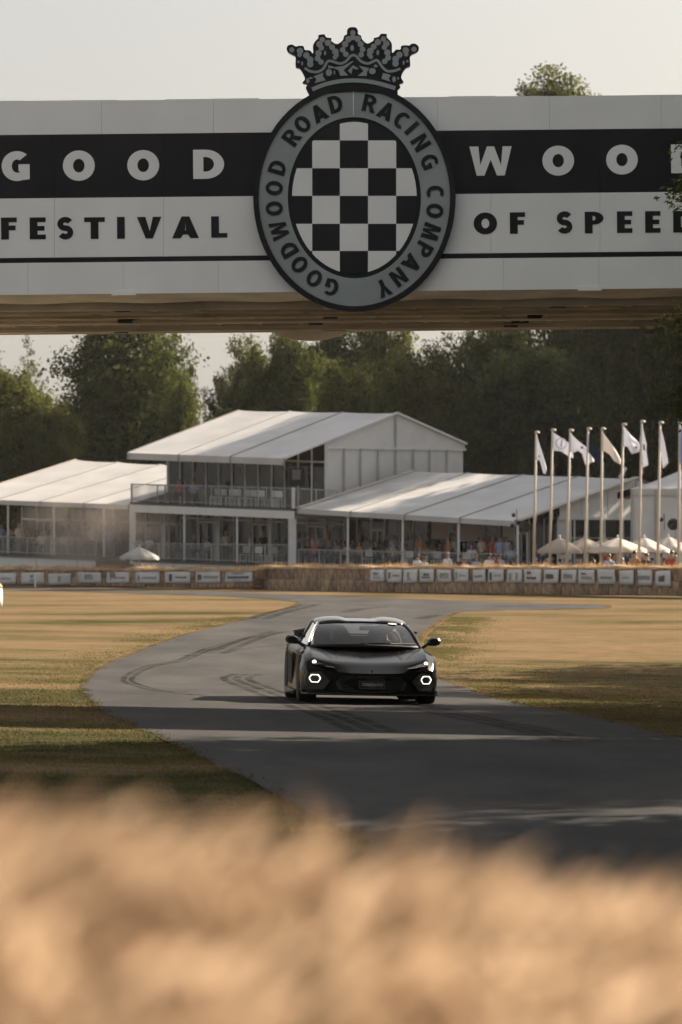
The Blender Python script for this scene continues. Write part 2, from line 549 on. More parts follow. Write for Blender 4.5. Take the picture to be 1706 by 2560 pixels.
def zoomA(pts): return [(x * 0.5485, 1400 + y * 0.5485) for x, y in pts]
def zoomB(pts): return [(840 + x * 0.5523, 1400 + y * 0.5523) for x, y in pts]
marks = [
    (zoomA([(950, 408), (830, 460), (700, 485), (620, 515), (583, 545), (590, 562), (640, 580), (720, 600), (800, 612), (930, 622)]), 0.10, 2),
    (zoomA([(1130, 525), (1090, 535), (1078, 547), (1110, 565), (1180, 590), (1300, 635), (1420, 680), (1560, 728), (1700, 790)]), 0.15, 3),
    (zoomA([(985, 430), (1090, 385), (1180, 352), (1270, 330)]), 0.22, 2),
    (zoomA([(860, 442), (960, 408), (1100, 368), (1250, 338)]), 0.10, 2),
    (zoomA([(1175, 272), (1250, 246), (1330, 226), (1420, 205)]), 0.35, 2),
    (zoomA([(1060, 420), (1150, 405), (1250, 395), (1300, 388)]), 0.08, 2),
    (zoomB([(300, 655), (420, 680), (600, 722), (850, 770), (1100, 830)]), 0.14, 3),
    (zoomB([(380, 270), (420, 260), (470, 252)]), 0.5, 1),
    (zoomB([(700, 212), (820, 210), (930, 213)]), 0.7, 1),
    (zoomB([(40, 240), (120, 225), (250, 215)]), 0.5, 1),
]
mb = MB()
for i, (pts, w, n) in enumerate(marks):
    g = [ground_hit(px, py) for px, py in pts]
    # resample smoothly
    fine = []
    for k in range(len(g) - 1):
        p0, p1, p2, p3 = g[max(k - 1, 0)], g[k], g[k + 1], g[min(k + 2, len(g) - 1)]
        for t in np.linspace(0, 1, 7)[:-1]:
            fine.append(0.5 * ((2 * p1) + (-p0 + p2) * t + (2 * p0 - 5 * p1 + 4 * p2 - p3) * t * t + (-p0 + 3 * p1 - 3 * p2 + p3) * t ** 3))
    fine.append(g[-1])
    for lane in range(n):
        off = (lane - (n - 1) / 2) * w * 1.45
        rows = []
        for k, p in enumerate(fine):
            d = (fine[min(k + 1, len(fine) - 1)] - fine[max(k - 1, 0)]).normalized()
            s = Vector((-d.y, d.x, 0)).normalized()
            a, b = p + s * (off - w / 2), p + s * (off + w / 2)
            h = 0.018 + 0.003 * i * 0.5 + 0.0004 * lane
            rows.append([(a.x, a.y, float(gz(a.x, a.y)) + h), (b.x, b.y, float(gz(b.x, b.y)) + h)])
        mb.grid(rows)
tag(mb.build('tyre_marks', M['mark']), 'dark curving tyre marks on the asphalt', kind='structure')

# ------------------------------------------------------------------ lettering (drawn glyph outlines)
def arc(cx, cy, rx, ry, a0, a1, n=14):
    return [(cx + rx * math.cos(R(a0 + (a1 - a0) * k / n)), cy + ry * math.sin(R(a0 + (a1 - a0) * k / n))) for k in range(n + 1)]

def stroke(path, w):
    L, Rr = [], []
    for i, p in enumerate(path):
        a = path[max(i - 1, 0)]; b = path[min(i + 1, len(path) - 1)]
        dx, dy = b[0] - a[0], b[1] - a[1]
        l = math.hypot(dx, dy) or 1
        nx, ny = -dy / l * w / 2, dx / l * w / 2
        L.append((p[0] + nx, p[1] + ny)); Rr.append((p[0] - nx, p[1] - ny))
    return L + Rr[::-1]

def spline(pts, n=6):
    out = []
    for k in range(len(pts) - 1):
        p0, p1, p2, p3 = [Vector(pts[i]) for i in (max(k - 1, 0), k, k + 1, min(k + 2, len(pts) - 1))]
        for t in np.linspace(0, 1, n + 1)[:-1]:
            q = 0.5 * ((2 * p1) + (-p0 + p2) * t + (2 * p0 - 5 * p1 + 4 * p2 - p3) * t * t + (-p0 + 3 * p1 - 3 * p2 + p3) * t ** 3)
            out.append((q.x, q.y))
    out.append(tuple(pts[-1]))
    return out

def glyph(ch, w, h, s):
    v = min(s * 0.82, h * (0.28 if ch in 'OCG' else 0.25 if ch == 'D' else 0.215))   # thickness of horizontals
    if ch == 'O':
        return [arc(w/2, h/2, w/2, h/2, 0, 360, 36)[:-1], arc(w/2, h/2, w/2 - s, h/2 - v, 0, 360, 30)[:-1]]
    if ch == 'D':
        b = w * 0.40
        return [[(0, 0), (b, 0)] + arc(b, h/2, w - b, h/2, -90, 90, 20) + [(0, h)],
                [(s, v), (b, v)] + arc(b, h/2, w - b - s, h/2 - v, -90, 90, 18) + [(s, h - v)]]
    if ch == 'C':
        return [arc(w*0.55, h/2, w*0.55, h/2, 52, 308, 26) + arc(w*0.55, h/2, w*0.55 - s, h/2 - v, 302, 58, 22)]
    if ch == 'G':
        return [arc(w*0.55, h/2, w*0.55, h/2, 50, 290, 26) + [(w, 0.06*h), (w, 0.56*h), (w*0.60, 0.56*h), (w*0.60, 0.56*h - v*0.8), (w - s, 0.56*h - v*0.8), (w - s, 0.06*h + v*0.7)]
                + arc(w*0.55, h/2, w*0.55 - s, h/2 - v, 285, 58, 22)]
    if ch == 'S':
        t = h * 0.25; rx = w / 2 - t / 2; ry = (h - t) / 4
        up = arc(w/2, h - t/2 - ry, rx, ry, 28, 270, 20)
        dn = arc(w/2, t/2 + ry, rx, ry, 90, -152, 20)
        return [stroke(up[:-1] + dn[1:], t)]
    if ch == 'F':
        return [[(0, 0), (s, 0), (s, h*0.42), (w*0.92, h*0.42), (w*0.92, h*0.42 + v), (s, h*0.42 + v), (s, h - v), (w, h - v), (w, h), (0, h)]]
    if ch == 'E':
        return [[(0, 0), (w, 0), (w, v), (s, v), (s, h*0.5 - v/2), (w*0.92, h*0.5 - v/2), (w*0.92, h*0.5 + v/2), (s, h*0.5 + v/2), (s, h - v), (w, h - v), (w, h), (0, h)]]
    if ch == 'L':
        return [[(0, 0), (w, 0), (w, v), (s, v), (s, h), (0, h)]]
    if ch == 'I':
        return [[(0, 0), (w, 0), (w, h), (0, h)]]
    if ch == 'T':
        c = w / 2
        return [[(c - s/2, 0), (c + s/2, 0), (c + s/2, h - v), (w, h - v), (w, h), (0, h), (0, h - v), (c - s/2, h - v)]]
    if ch == 'V':
        return [[(w/2 - s*0.45, 0), (w/2 + s*0.45, 0), (w, h), (w - s*1.08, h), (w/2 + 0.02*w, h*0.34), (s*1.08, h), (0, h)]]
    if ch == 'A':
        k = s * 1.08
        t1 = 0.28 * h; 
        return [[(0, 0), (k, 0), (k + 0.10*w, 0.17*h), (w - k - 0.10*w, 0.17*h), (w - k, 0), (w, 0), (w/2 + s*0.5, h), (w/2 - s*0.5, h)],
                [(k + 0.17*w, 0.36*h), (w - k - 0.17*w, 0.36*h), (w/2, 0.70*h)]]
    if ch == 'W':
        q = s * 0.9
        return [[(w*0.24 - q*0.35, 0), (w*0.24 + q*0.55, 0), (w*0.5, h*0.55), (w*0.76 - q*0.55, 0), (w*0.76 + q*0.35, 0), (w, h), (w - q*1.05, h), (w*0.745, h*0.36), (w*0.5 + q*0.42, h), (w*0.5 - q*0.42, h), (w*0.255, h*0.36), (q*1.05, h), (0, h)]]
    if ch == 'M':
        q = s
        return [[(0, 0), (q, 0), (q*1.15, h*0.60), (w/2 - q*0.35, 0), (w/2 + q*0.35, 0), (w - q*1.15, h*0.60), (w - q, 0), (w, 0), (w - q*0.25, h), (w - q*1.35, h), (w/2, h*0.38), (q*1.35, h), (q*0.25, h)]]
    if ch == 'N':
        return [[(0, 0), (s, 0), (s, h*0.62), (w - s, 0), (w, 0), (w, h), (w - s, h), (w - s, h*0.38), (s, h), (0, h)]]
    if ch == 'Y':
        return [[(w/2 - s/2, 0), (w/2 + s/2, 0), (w/2 + s/2, h*0.42), (w, h), (w - s*1.1, h), (w/2, h*0.60), (s*1.1, h), (0, h), (w/2 - s/2, h*0.42)]]
    if ch in 'PR':
        yb = h*0.40; b = w*0.42
        bowl = arc(b, (yb + h)/2, w*0.96 - b, (h - yb)/2, -90, 90, 14)
        out = [(0, 0), (s, 0), (s, yb)]
        if ch == 'R':
            out = [(0, 0), (s, 0), (s, yb), (b*0.95, yb), (w - s*1.12, 0), (w, 0), (w*0.72, yb + 0.035*h)] + bowl[4:]
        else:
            out += bowl
        return [out + [(0, h)], [(s, yb + v*0.9), (b, yb + v*0.9)] + arc(b, (yb + h)/2, w*0.96 - b - s, (h - yb)/2 - v*0.9, -90, 90, 12) + [(s, h - v*0.9)]]
    if ch == 'B':
        return [[(0, 0), (w*.5, 0)] + arc(w*.5, h*.26, w*.48, h*.26, -90, 80, 10) + arc(w*.48, h*.77, w*.42, h*.23, -80, 90, 10) + [(0, h)],
                [(s, v*.8), (w*.5, v*.8)] + arc(w*.5, h*.26, w*.48 - s, h*.26 - v*.8, -90, 90, 8) + [(s, h*.52 - v*.8)],
                [(s, h*.54 + v*.7), (w*.46, h*.54 + v*.7)] + arc(w*.46, h*.77, w*.40 - s, max(.02, h*.23 - v*.8), -90, 90, 8) + [(s, h - v*.8)]]
    return [[(0, 0), (w, 0), (w, h), (0, h)]]

def flat_mesh(name, loops, thick):
    """filled outlines (even-odd) in x,y with a thickness; front towards +z"""
    cu = bpy.data.curves.new(name, 'CURVE')
    cu.dimensions = '2D'
    cu.fill_mode = 'BOTH'
    cu.extrude = thick / 2
    for lp in loops:
        sp = cu.splines.new('POLY')
        sp.points.add(len(lp) - 1)
        for i, p in enumerate(lp): sp.points[i].co = (p[0], p[1], 0, 1)
        sp.use_cyclic_u = True
    o = bpy.data.objects.new(name, cu)
    col.objects.link(o)
    m = evaluated(o, name)
    bpy.data.curves.remove(cu)
    return m

UP = Matrix(((1, 0, 0, 0), (0, 0, -1, 0), (0, 1, 0, 0), (0, 0, 0, 1)))   # x,y -> x,z facing the camera (-Y)

def place_flat(name, loops, thick, material, parent, mtx):
    m = flat_mesh(name, loops, thick)
    m.transform(mtx)
    return link(name, m, parent, material)


# ------------------------------------------------------------------ footbridge
DB = 50.8                        # distance of its front face
DBB = 56.6                       # distance of its back face
KT = -17.0 / 1706.0              # it climbs a little to the right
def by(y0, px): return y0 + KT * px
def B(px, y0, d=DB): return P(px, by(y0, px), d)
S = DB / F
bridge = thing('footbridge', 'long white enclosed footbridge with black lettered band spanning the road', 'bridge', tuple(B(853, 737)))
bo = bridge.location
def face_panel(name, x0, x1, y0, y1, material, t=0.06, gap=1.0, dy=0.0):
    a, b, c, d = B(x0 + gap/2, y1), B(x1 - gap/2, y1), B(x1 - gap/2, y0), B(x0 + gap/2, y0)
    off = Vector((0, dy, 0))
    MB(bo).slab(a + off, b + off, c + off, d + off, (0, t, 0)).build(name, material, bridge)
XL, XR = -1500, 5400
def seams(first, step):
    xs = [XL]; x = first
    while x - step > XL: x -= step
    while x < XR: xs.append(x); x += step
    xs.append(XR)
    return xs
for nm, y0, y1, first, step, ma in (('top_panel', 257, 337, 534, 280, 'sign_white'), ('band_panel', 337.4, 495.6, 136, 273, 'sign_black'), ('text_panel', 496, 644.6, 136, 273, 'sign_white'),
                                    ('line_panel', 645, 657, 136, 273, 'sign_black'), ('lower_panel', 657.4, 737, 308, 238, 'sign_white')):
    xs = seams(first, step)
    for a, b in zip(xs[:-1], xs[1:]): face_panel(nm, a, b, y0, y1, M[ma], gap=0.5, dy=random.uniform(0, 0.004))
# coping along the top, in overlapping sheets
xs = seams(60, 118)
for i, (a, b) in enumerate(zip(xs[:-1], xs[1:])):
    j = random.uniform(-1.2, 1.0)
    MB(bo).slab(B(a + .1, 257.6), B(b - .1, 257.6), B(b - .1, 252.5 + j), B(a + .1, 252.5 + j), (0, 0.6, 0.01)).build('coping_sheet', M['sign_white'], bridge)
# body behind the face, roof, back face
za, zb = B(XL, 735), B(XR, 735)
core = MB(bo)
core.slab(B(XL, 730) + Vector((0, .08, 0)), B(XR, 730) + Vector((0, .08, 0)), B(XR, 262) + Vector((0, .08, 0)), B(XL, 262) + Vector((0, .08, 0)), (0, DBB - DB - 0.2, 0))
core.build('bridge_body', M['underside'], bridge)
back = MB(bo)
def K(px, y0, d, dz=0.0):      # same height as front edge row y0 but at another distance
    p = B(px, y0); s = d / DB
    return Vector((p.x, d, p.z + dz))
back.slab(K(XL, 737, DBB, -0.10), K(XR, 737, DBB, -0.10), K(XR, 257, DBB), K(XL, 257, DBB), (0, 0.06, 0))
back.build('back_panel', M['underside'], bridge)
# front soffit: a tan skirt running below the face and curving back
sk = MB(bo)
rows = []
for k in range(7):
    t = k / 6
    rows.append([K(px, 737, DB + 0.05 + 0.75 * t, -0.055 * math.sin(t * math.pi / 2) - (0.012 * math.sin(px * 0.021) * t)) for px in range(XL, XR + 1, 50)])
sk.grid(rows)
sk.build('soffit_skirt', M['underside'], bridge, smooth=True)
# longitudinal beams
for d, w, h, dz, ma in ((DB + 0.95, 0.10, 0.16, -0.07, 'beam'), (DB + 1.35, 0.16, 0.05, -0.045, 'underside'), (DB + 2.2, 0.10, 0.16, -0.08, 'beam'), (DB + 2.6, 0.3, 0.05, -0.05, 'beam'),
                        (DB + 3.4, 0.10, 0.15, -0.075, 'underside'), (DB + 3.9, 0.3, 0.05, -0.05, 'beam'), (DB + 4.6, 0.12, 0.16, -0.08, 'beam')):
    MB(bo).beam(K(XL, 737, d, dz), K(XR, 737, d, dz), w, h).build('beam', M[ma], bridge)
# pale strips put in for the bright light showing between the beams
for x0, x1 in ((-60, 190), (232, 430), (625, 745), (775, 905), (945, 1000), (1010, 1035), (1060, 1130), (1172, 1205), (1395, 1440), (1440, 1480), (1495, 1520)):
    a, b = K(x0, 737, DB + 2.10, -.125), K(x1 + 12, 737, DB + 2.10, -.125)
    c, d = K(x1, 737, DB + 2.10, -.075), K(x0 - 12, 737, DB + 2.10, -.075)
    MB(bo).slab(a, b, c, d, (0, 0.02, 0)).build('lit_strip', M['lit_strip_paint'], bridge)
# thin conduits, cross braces and bolts under the deck
for d, dz in ((DB + 1.1, -.17), (DB + 3.1, -.13), (DB + 4.2, -.14)):
    MB(bo).beam(K(XL, 737, d, dz), K(XR, 737, d, dz), .025, .025).build('conduit', M['beam'], bridge)
for k in range(60):
    px = XL + 60 + k * 112
    MB(bo).beam(K(px, 737, DB + 1.0, -.05), K(px + 60, 737, DB + 4.5, -.05), .05, .09).build('cross_brace', M['beam'], bridge)
# black clamps
for px, d in ((293, DB + 1.3), (281, DB + 3.0), (250, DB + 4.9), (825, DB + 2.6), (785, DB + 3.7), (1408, DB + 1.2), (1365, DB + 2.9), (1315, DB + 4.5)):
    p = K(px, 737, d, -0.13)
    mb = MB(bo).box(p, (0.20, 0.12, 0.06)).box(p + Vector((0.07, 0, 0.035)), (0.12, 0.14, 0.05)).beam(p + Vector((0.1, 0, 0.03)), p + Vector((0.26, 0.02, 0.05)), 0.03)
    mb.build('clamp', M['black_metal'], bridge)
# little fixing plates under the face
for px in (310, 1475):
    MB(bo).slab(B(px - 30, 741) + Vector((0, -.012, 0)), B(px + 30, 741) + Vector((0, -.012, 0)), B(px + 30, 731) + Vector((0, -.012, 0)), B(px - 30, 731) + Vector((0, -.012, 0)), (0, 0.03, 0)).build('fixing_plate', M['sign_white'], bridge)
# back of the far side's oval sign, hanging below the deck edge
c = Vector(((776 - 853) / F * (DBB + 0.1), DBB + 0.1, 0)); ry_ = 284 * (DBB) / F; rx_ = 253 * DBB / F
c.z = EYE + (YH - 852) / F * (DBB + 0.1) + ry_
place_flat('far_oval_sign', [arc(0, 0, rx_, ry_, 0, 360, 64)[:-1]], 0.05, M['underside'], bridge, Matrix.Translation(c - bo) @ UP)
MB(bo).box(K(832, 737, DBB - 0.03, -0.06), (0.36, 0.06, 0.05)).build('drain_slot', M['black_metal'], bridge)
# end towers outside the picture carry the deck
for sx in (XL + 120, XR - 120):
    p = B(sx, 737)
    MB(bo).slab((p.x - 0.8, DB + 0.3, float(gz(p.x, DB)) - 0.2), (p.x + 0.8, DB + 0.3, float(gz(p.x, DB)) - 0.2), (p.x + 0.8, DB + 0.3, p.z + 0.1), (p.x - 0.8, DB + 0.3, p.z + 0.1), (0, 4.6, 0)).build('end_tower', M['sign_white'], bridge)

def face_letter(ch, x0, x1, y0, y1, s, material):
    h = (y1 - y0) * S; w = (x1 - x0) * S
    p = P(x0, y1, DB) - bo
    mtx = Matrix.Translation(p + Vector((0, -0.001, 0))) @ UP @ Matrix.Rotation(-math.atan(KT), 4, 'Z')
    place_flat('letter', glyph(ch, w, h, s * S), 0.004, material, bridge, mtx)
for ch, a, b, y0, y1 in (('G', 4.5, 74.5, 377.6, 452.6), ('O', 157.6, 237.5, 376, 452), ('O', 318.7, 398.6, 375, 451), ('D', 483.5, 561, 374, 447),
                         ('W', 1174.7, 1280.5, 366, 439), ('O', 1357, 1436.3, 364, 439), ('O', 1516.5, 1595.7, 361.6, 436.4), ('D', 1679, 1757, 360.7, 432.8)):
    face_letter(ch, a, b, y0, y1, 25.5 if ch != 'W' else 24, M['sign_white'])
for ch, a, b, y0, y1 in (('F', 3, 42.4, 543.6, 598.6), ('E', 74.5, 114.7, 543.3, 598), ('S', 144, 183.5, 542, 598.5), ('T', 211, 262.5, 543, 597), ('I', 293, 312.5, 542, 596.5), ('V', 343, 404, 542, 596),
                         ('A', 430.8, 497.7, 541, 595.5), ('L', 528.5, 568.7, 540.5, 594), ('O', 1185, 1243.6, 531, 586), ('F', 1275.6, 1313.8, 530.5, 584), ('S', 1393, 1432, 528, 584), ('P', 1463, 1512, 529, 583),
                         ('E', 1543.5, 1582, 528, 582), ('E', 1614, 1652.4, 527.5, 581.5), ('D', 1684, 1742, 527, 581)):
    face_letter(ch, a, b, y0, y1, 19.5, M['sign_black'])

# ------------------------------------------------------------------ oval crest sign
crest_c = P(886.5, 494.5, DB - 0.10)
crest = thing('crest_sign', 'large oval crest sign with crown and black and white checks at bridge centre', 'sign', tuple(crest_c))
SC = (DB - 0.10) / F
TILT = R(0.75)
CM = UP @ Matrix.Rotation(TILT, 4, 'Z')
def crest_xy(px, py):                       # photo pixel -> flat coordinates in the sign's own plane
    x, y = (px - 886.5) * SC, (494.5 - py) * SC
    c, s = math.cos(-TILT), math.sin(-TILT)
    return (x * c - y * s, x * s + y * c)
def crest_flat(name, loops, layer, material, parent=None, thick=0.02):
    return place_flat(name, loops, thick, material, parent or crest, Matrix.Translation((0, -layer, 0)) @ CM)
E = lambda rx, ry, n=72: arc(0, 0, rx * SC, ry * SC, 0, 360, n)[:-1]
crest_flat('rim', [E(253, 285), E(239.5, 271.5)], 0.0, M['sign_black'], thick=0.12)
crest_flat('backing', [E(239, 271)], -0.02, M['sign_black'], thick=0.06)
lettered_ring = crest_flat('lettered_ring', [E(239.3, 271.3), E(166.5, 201.5)], 0.02, M['sign_grey'])
def clip_ellipse(poly, rx, ry):
    ell = arc(0, 0, rx, ry, 0, 360, 64)[:-1]
    out = list(poly)
    for i in range(len(ell)):
        a, b = ell[i], ell[(i + 1) % len(ell)]
        inp, out = out, []
        if not inp: return []
        ins = lambda p: (b[0] - a[0]) * (p[1] - a[1]) - (b[1] - a[1]) * (p[0] - a[0]) >= 0
        for j in range(len(inp)):
            p, q = inp[j - 1], inp[j]
            ip, iq = ins(p), ins(q)
            if ip != iq:
                d1 = (b[0] - a[0]) * (p[1] - a[1]) - (b[1] - a[1]) * (p[0] - a[0])
                d2 = (b[0] - a[0]) * (q[1] - a[1]) - (b[1] - a[1]) * (q[0] - a[0])
                t = d1 / (d1 - d2)
                out.append((p[0] + (q[0] - p[0]) * t, p[1] + (q[1] - p[1]) * t))
            if iq: out.append(q)
    return out
vx = [711, 781, 850, 920.5, 991, 1062]
hy = [281, 351, 420.6, 489.7, 559.5, 627.5, 697]
for i in range(5):
    for j in range(6):
        sq = [crest_xy(*p) for p in ((vx[i], hy[j+1]), (vx[i+1], hy[j+1]), (vx[i+1], hy[j]), (vx[i], hy[j]))]
        cl = clip_ellipse(sq, 156 * SC, 190 * SC)
        if len(cl) < 3: continue
        white = (i + j) % 2 == 0
        crest_flat('check_square', [cl], 0.018 if white else 0.0155, M['sign_white'] if white else M['sign_black'], thick=0.01)
ring_txt = [('G', 607, 1970), ('O', 482, 1905), ('O', 375, 1805), ('D', 297, 1697), ('W', 228, 1556), ('O', 192, 1398), ('O', 192, 1250), ('D', 215, 1100), ('R', 318, 880), ('O', 397, 786), ('A', 515, 705), ('D', 637, 640),
            ('R', 885, 635), ('A', 1005, 690), ('C', 1117, 757), ('I', 1190, 815), ('N', 1255, 920), ('G', 1318, 1057), ('C', 1360, 1280), ('O', 1357, 1415), ('M', 1330, 1567), ('P', 1275, 1697), ('A', 1190, 1797), ('N', 1095, 1895), ('Y', 985, 1975)]
for ch, zx, zy in ring_txt:
    x, y = crest_xy(620 + zx * 0.3444, 40 + zy * 0.3444)
    a = math.atan2(y, x)
    t = math.atan2(y / (236 ** 2), x / (236 ** 2) * (236 / 203) ** 2 * (203 / 236) ** 2)
    # outward normal of the mid-ring ellipse
    t = math.atan2(y / 236 ** 2, x / 203 ** 2)
    h = 43 * SC
    w = {'I': 11, 'O': 36, 'W': 46, 'M': 40, 'C': 33, 'G': 34, 'A': 38}.get(ch, 33) * SC
    gl = [[(p[0] - w / 2, p[1] - h / 2) for p in lp] for lp in glyph(ch, w, h, 10.5 * SC)]
    rot = t - math.pi / 2
    c_, s_ = math.cos(rot), math.sin(rot)
    gl = [[(x + p[0] * c_ - p[1] * s_, y + p[0] * s_ + p[1] * c_) for p in lp] for lp in gl]
    o = crest_flat('letter', gl, 0.036, M['sign_black'], parent=lettered_ring, thick=0.012)
crest_flat('joint_strip', [[crest_xy(882.5, 222), crest_xy(883.5, 287), crest_xy(885, 287), crest_xy(884.5, 222)]], 0.033, M['sign_white'], thick=0.006)
# crown
def cz(pts): return [crest_xy(690 + x * 0.24235, 60 + y * 0.24235) for x, y in pts]
crown_out = [(345, 735), (310, 660), (325, 630), (275, 610), (300, 575), (290, 530), (250, 465), (205, 445), (205, 345), (180, 325), (135, 300), (118, 275), (112, 250), (130, 222), (170, 215), (205, 235), (235, 228), (285, 232), (300, 270), (350, 275), (385, 305),
             (383, 235), (400, 190), (440, 145), (440, 118), (500, 110), (520, 140), (575, 150), (570, 175), (630, 210), (690, 170), (705, 125), (733, 108), (735, 70), (755, 42), (795, 35), (830, 42), (848, 75), (848, 105), (880, 125), (890, 160), (945, 205), (1010, 170),
             (1012, 148), (1060, 135), (1085, 105), (1145, 108), (1145, 140), (1195, 200), (1200, 300), (1240, 268), (1285, 265), (1295, 228), (1345, 222), (1375, 225), (1400, 207), (1440, 207), (1472, 235), (1472, 275), (1445, 300), (1385, 335), (1387, 435), (1345, 455),
             (1305, 510), (1295, 560), (1318, 605), (1275, 625), (1285, 655), (1255, 690), (1248, 730), (1100, 720), (800, 700), (500, 720)]
crown = crest_flat('crown', [cz(spline(crown_out, 3))], 0.0, M['sign_black'], thick=0.10)
lay = [0.0]
def inlay(name, pts):
    lay[0] += 0.00025
    crest_flat(name, [pts], 0.051 + lay[0], M['sign_grey'], parent=crown, thick=0.004)
def ell_z(x, y, rx, ry, n=18): return cz(arc(x, y, rx, ry, 0, 360, n)[:-1])
chainL = [(480, 165, 28), (450, 212, 33), (537, 197, 33), (470, 250, 28), (580, 243, 30), (440, 305, 33), (615, 290, 34), (432, 358, 30), (625, 325, 25), (466, 395, 29), (610, 348, 24)]
chainC = [(795, 95, 28), (795, 140, 30), (750, 160, 33), (845, 157, 33), (715, 213, 33), (875, 212, 31), (690, 270, 29), (895, 266, 29), (722, 315, 29), (880, 320, 29)]
chainF = [(165, 270, 27), (250, 282, 33), (245, 322, 24), (315, 327, 33), (355, 372, 34), (355, 418, 33), (234, 395, 13)]
for x, y, r in chainL + chainC + chainF: inlay('crown_pearl', ell_z(x, y, r, r))
for x, y, r in chainL + chainF: inlay('crown_pearl', ell_z(1590 - x, y - 6, r, r))
for x, y, rx, ry in ((787, 252, 19, 30), (508, 305, 12, 24), (1052, 300, 14, 27), (548, 505, 32, 36), (605, 505, 8, 24), (995, 490, 35, 32), (1030, 438, 20, 15), (330, 590, 17, 26), (360, 562, 22, 8), (1220, 575, 19, 30), (1262, 565, 9, 14), (272, 412, 10, 22), (1318, 405, 10, 22)):
    inlay('crown_jewel', ell_z(x, y, rx, ry))
inlay('wavy_band', cz(stroke(spline([(298, 458), (350, 490), (420, 500), (485, 470), (535, 392), (580, 390), (660, 412), (720, 392), (770, 338), (800, 326), (830, 338), (880, 390), (950, 412), (1010, 388), (1050, 382), (1100, 450), (1150, 490), (1220, 488), (1285, 465)], 5), 26)))
for pl in ([(390, 545), (490, 505), (485, 545), (515, 585), (400, 615), (420, 575)], [(540, 430), (610, 450), (700, 436), (790, 385), (800, 392), (700, 480), (745, 535), (665, 540), (645, 480), (600, 462), (540, 460)],
           [(742, 487), (797, 430), (857, 468), (820, 474), (795, 455), (780, 520)], [(855, 435), (965, 460), (940, 500), (940, 540), (845, 540), (905, 490)], [(1105, 510), (1185, 530), (1165, 565), (1185, 600), (1090, 570)]):
    inlay('crown_panel', cz(pl))
inlay('crown_base_band', cz(stroke(spline([(375, 680), (500, 630), (650, 597), (800, 587), (950, 597), (1100, 628), (1232, 668)], 5), 42)))

# ------------------------------------------------------------------ sports car
M['paint'] = mat('satin_black_paint', (0.006, 0.0065, 0.0075), 0.18, metal=0.0, var=0.08, scale=2, coat=0.0, spec=0.20)
M['lit_roof_paint'] = mat('sunlit_roof_satin', (0.05, 0.05, 0.05), 0.30, metal=0.3, var=0.05, coat=1.0)  # the body's black paint, lightened for sun and sky glare on the roof
M['gloss_black'] = mat('gloss_black_trim', (0.010, 0.010, 0.011), 0.18, var=0.1)
M['matt_black'] = mat('matt_black_plastic', (0.009, 0.009, 0.010), 0.7, var=0.2)
M['rubber'] = mat('tyre_rubber', (0.014, 0.014, 0.014), 0.75, var=0.2, scale=8)
M['rim'] = mat('dark_alloy', (0.05, 0.045, 0.04), 0.35, metal=0.8)
M['chrome'] = mat('bright_trim', (0.55, 0.55, 0.54), 0.25, metal=0.9, var=0.03)
M['car_glass'] = clear_glass('car_windscreen_glass', (0.52, 0.56, 0.56), 1.45, 0.01, 0.9)
M['cabin'] = mat('cabin_trim', (0.012, 0.0125, 0.014), 0.7, var=0.2)
M['lamp'] = emit_mat('lit_headlamp', (1.0, 0.95, 0.84), 1.0)
M['plate_txt'] = mat('plate_lettering', (0.30, 0.30, 0.30), 0.5)
M['plate_rim'] = mat('plate_border', (0.09, 0.09, 0.095), 0.4)
M['sticker'] = mat('white_sticker', (0.75, 0.75, 0.73), 0.6)
M['red_badge'] = mat('dark_gold_badge', (0.07, 0.05, 0.035), 0.4, metal=0.6)

car_y = 54.5
car_x = (917 - 853) / F * car_y - .014
car = thing('sports_car', 'low black two seat sports car with lit hexagonal lamps driving on the road', 'car', (car_x, car_y, float(gz(car_x, car_y)) + 0.014))
car.rotation_euler = (0, R(1.06), R(4.0))

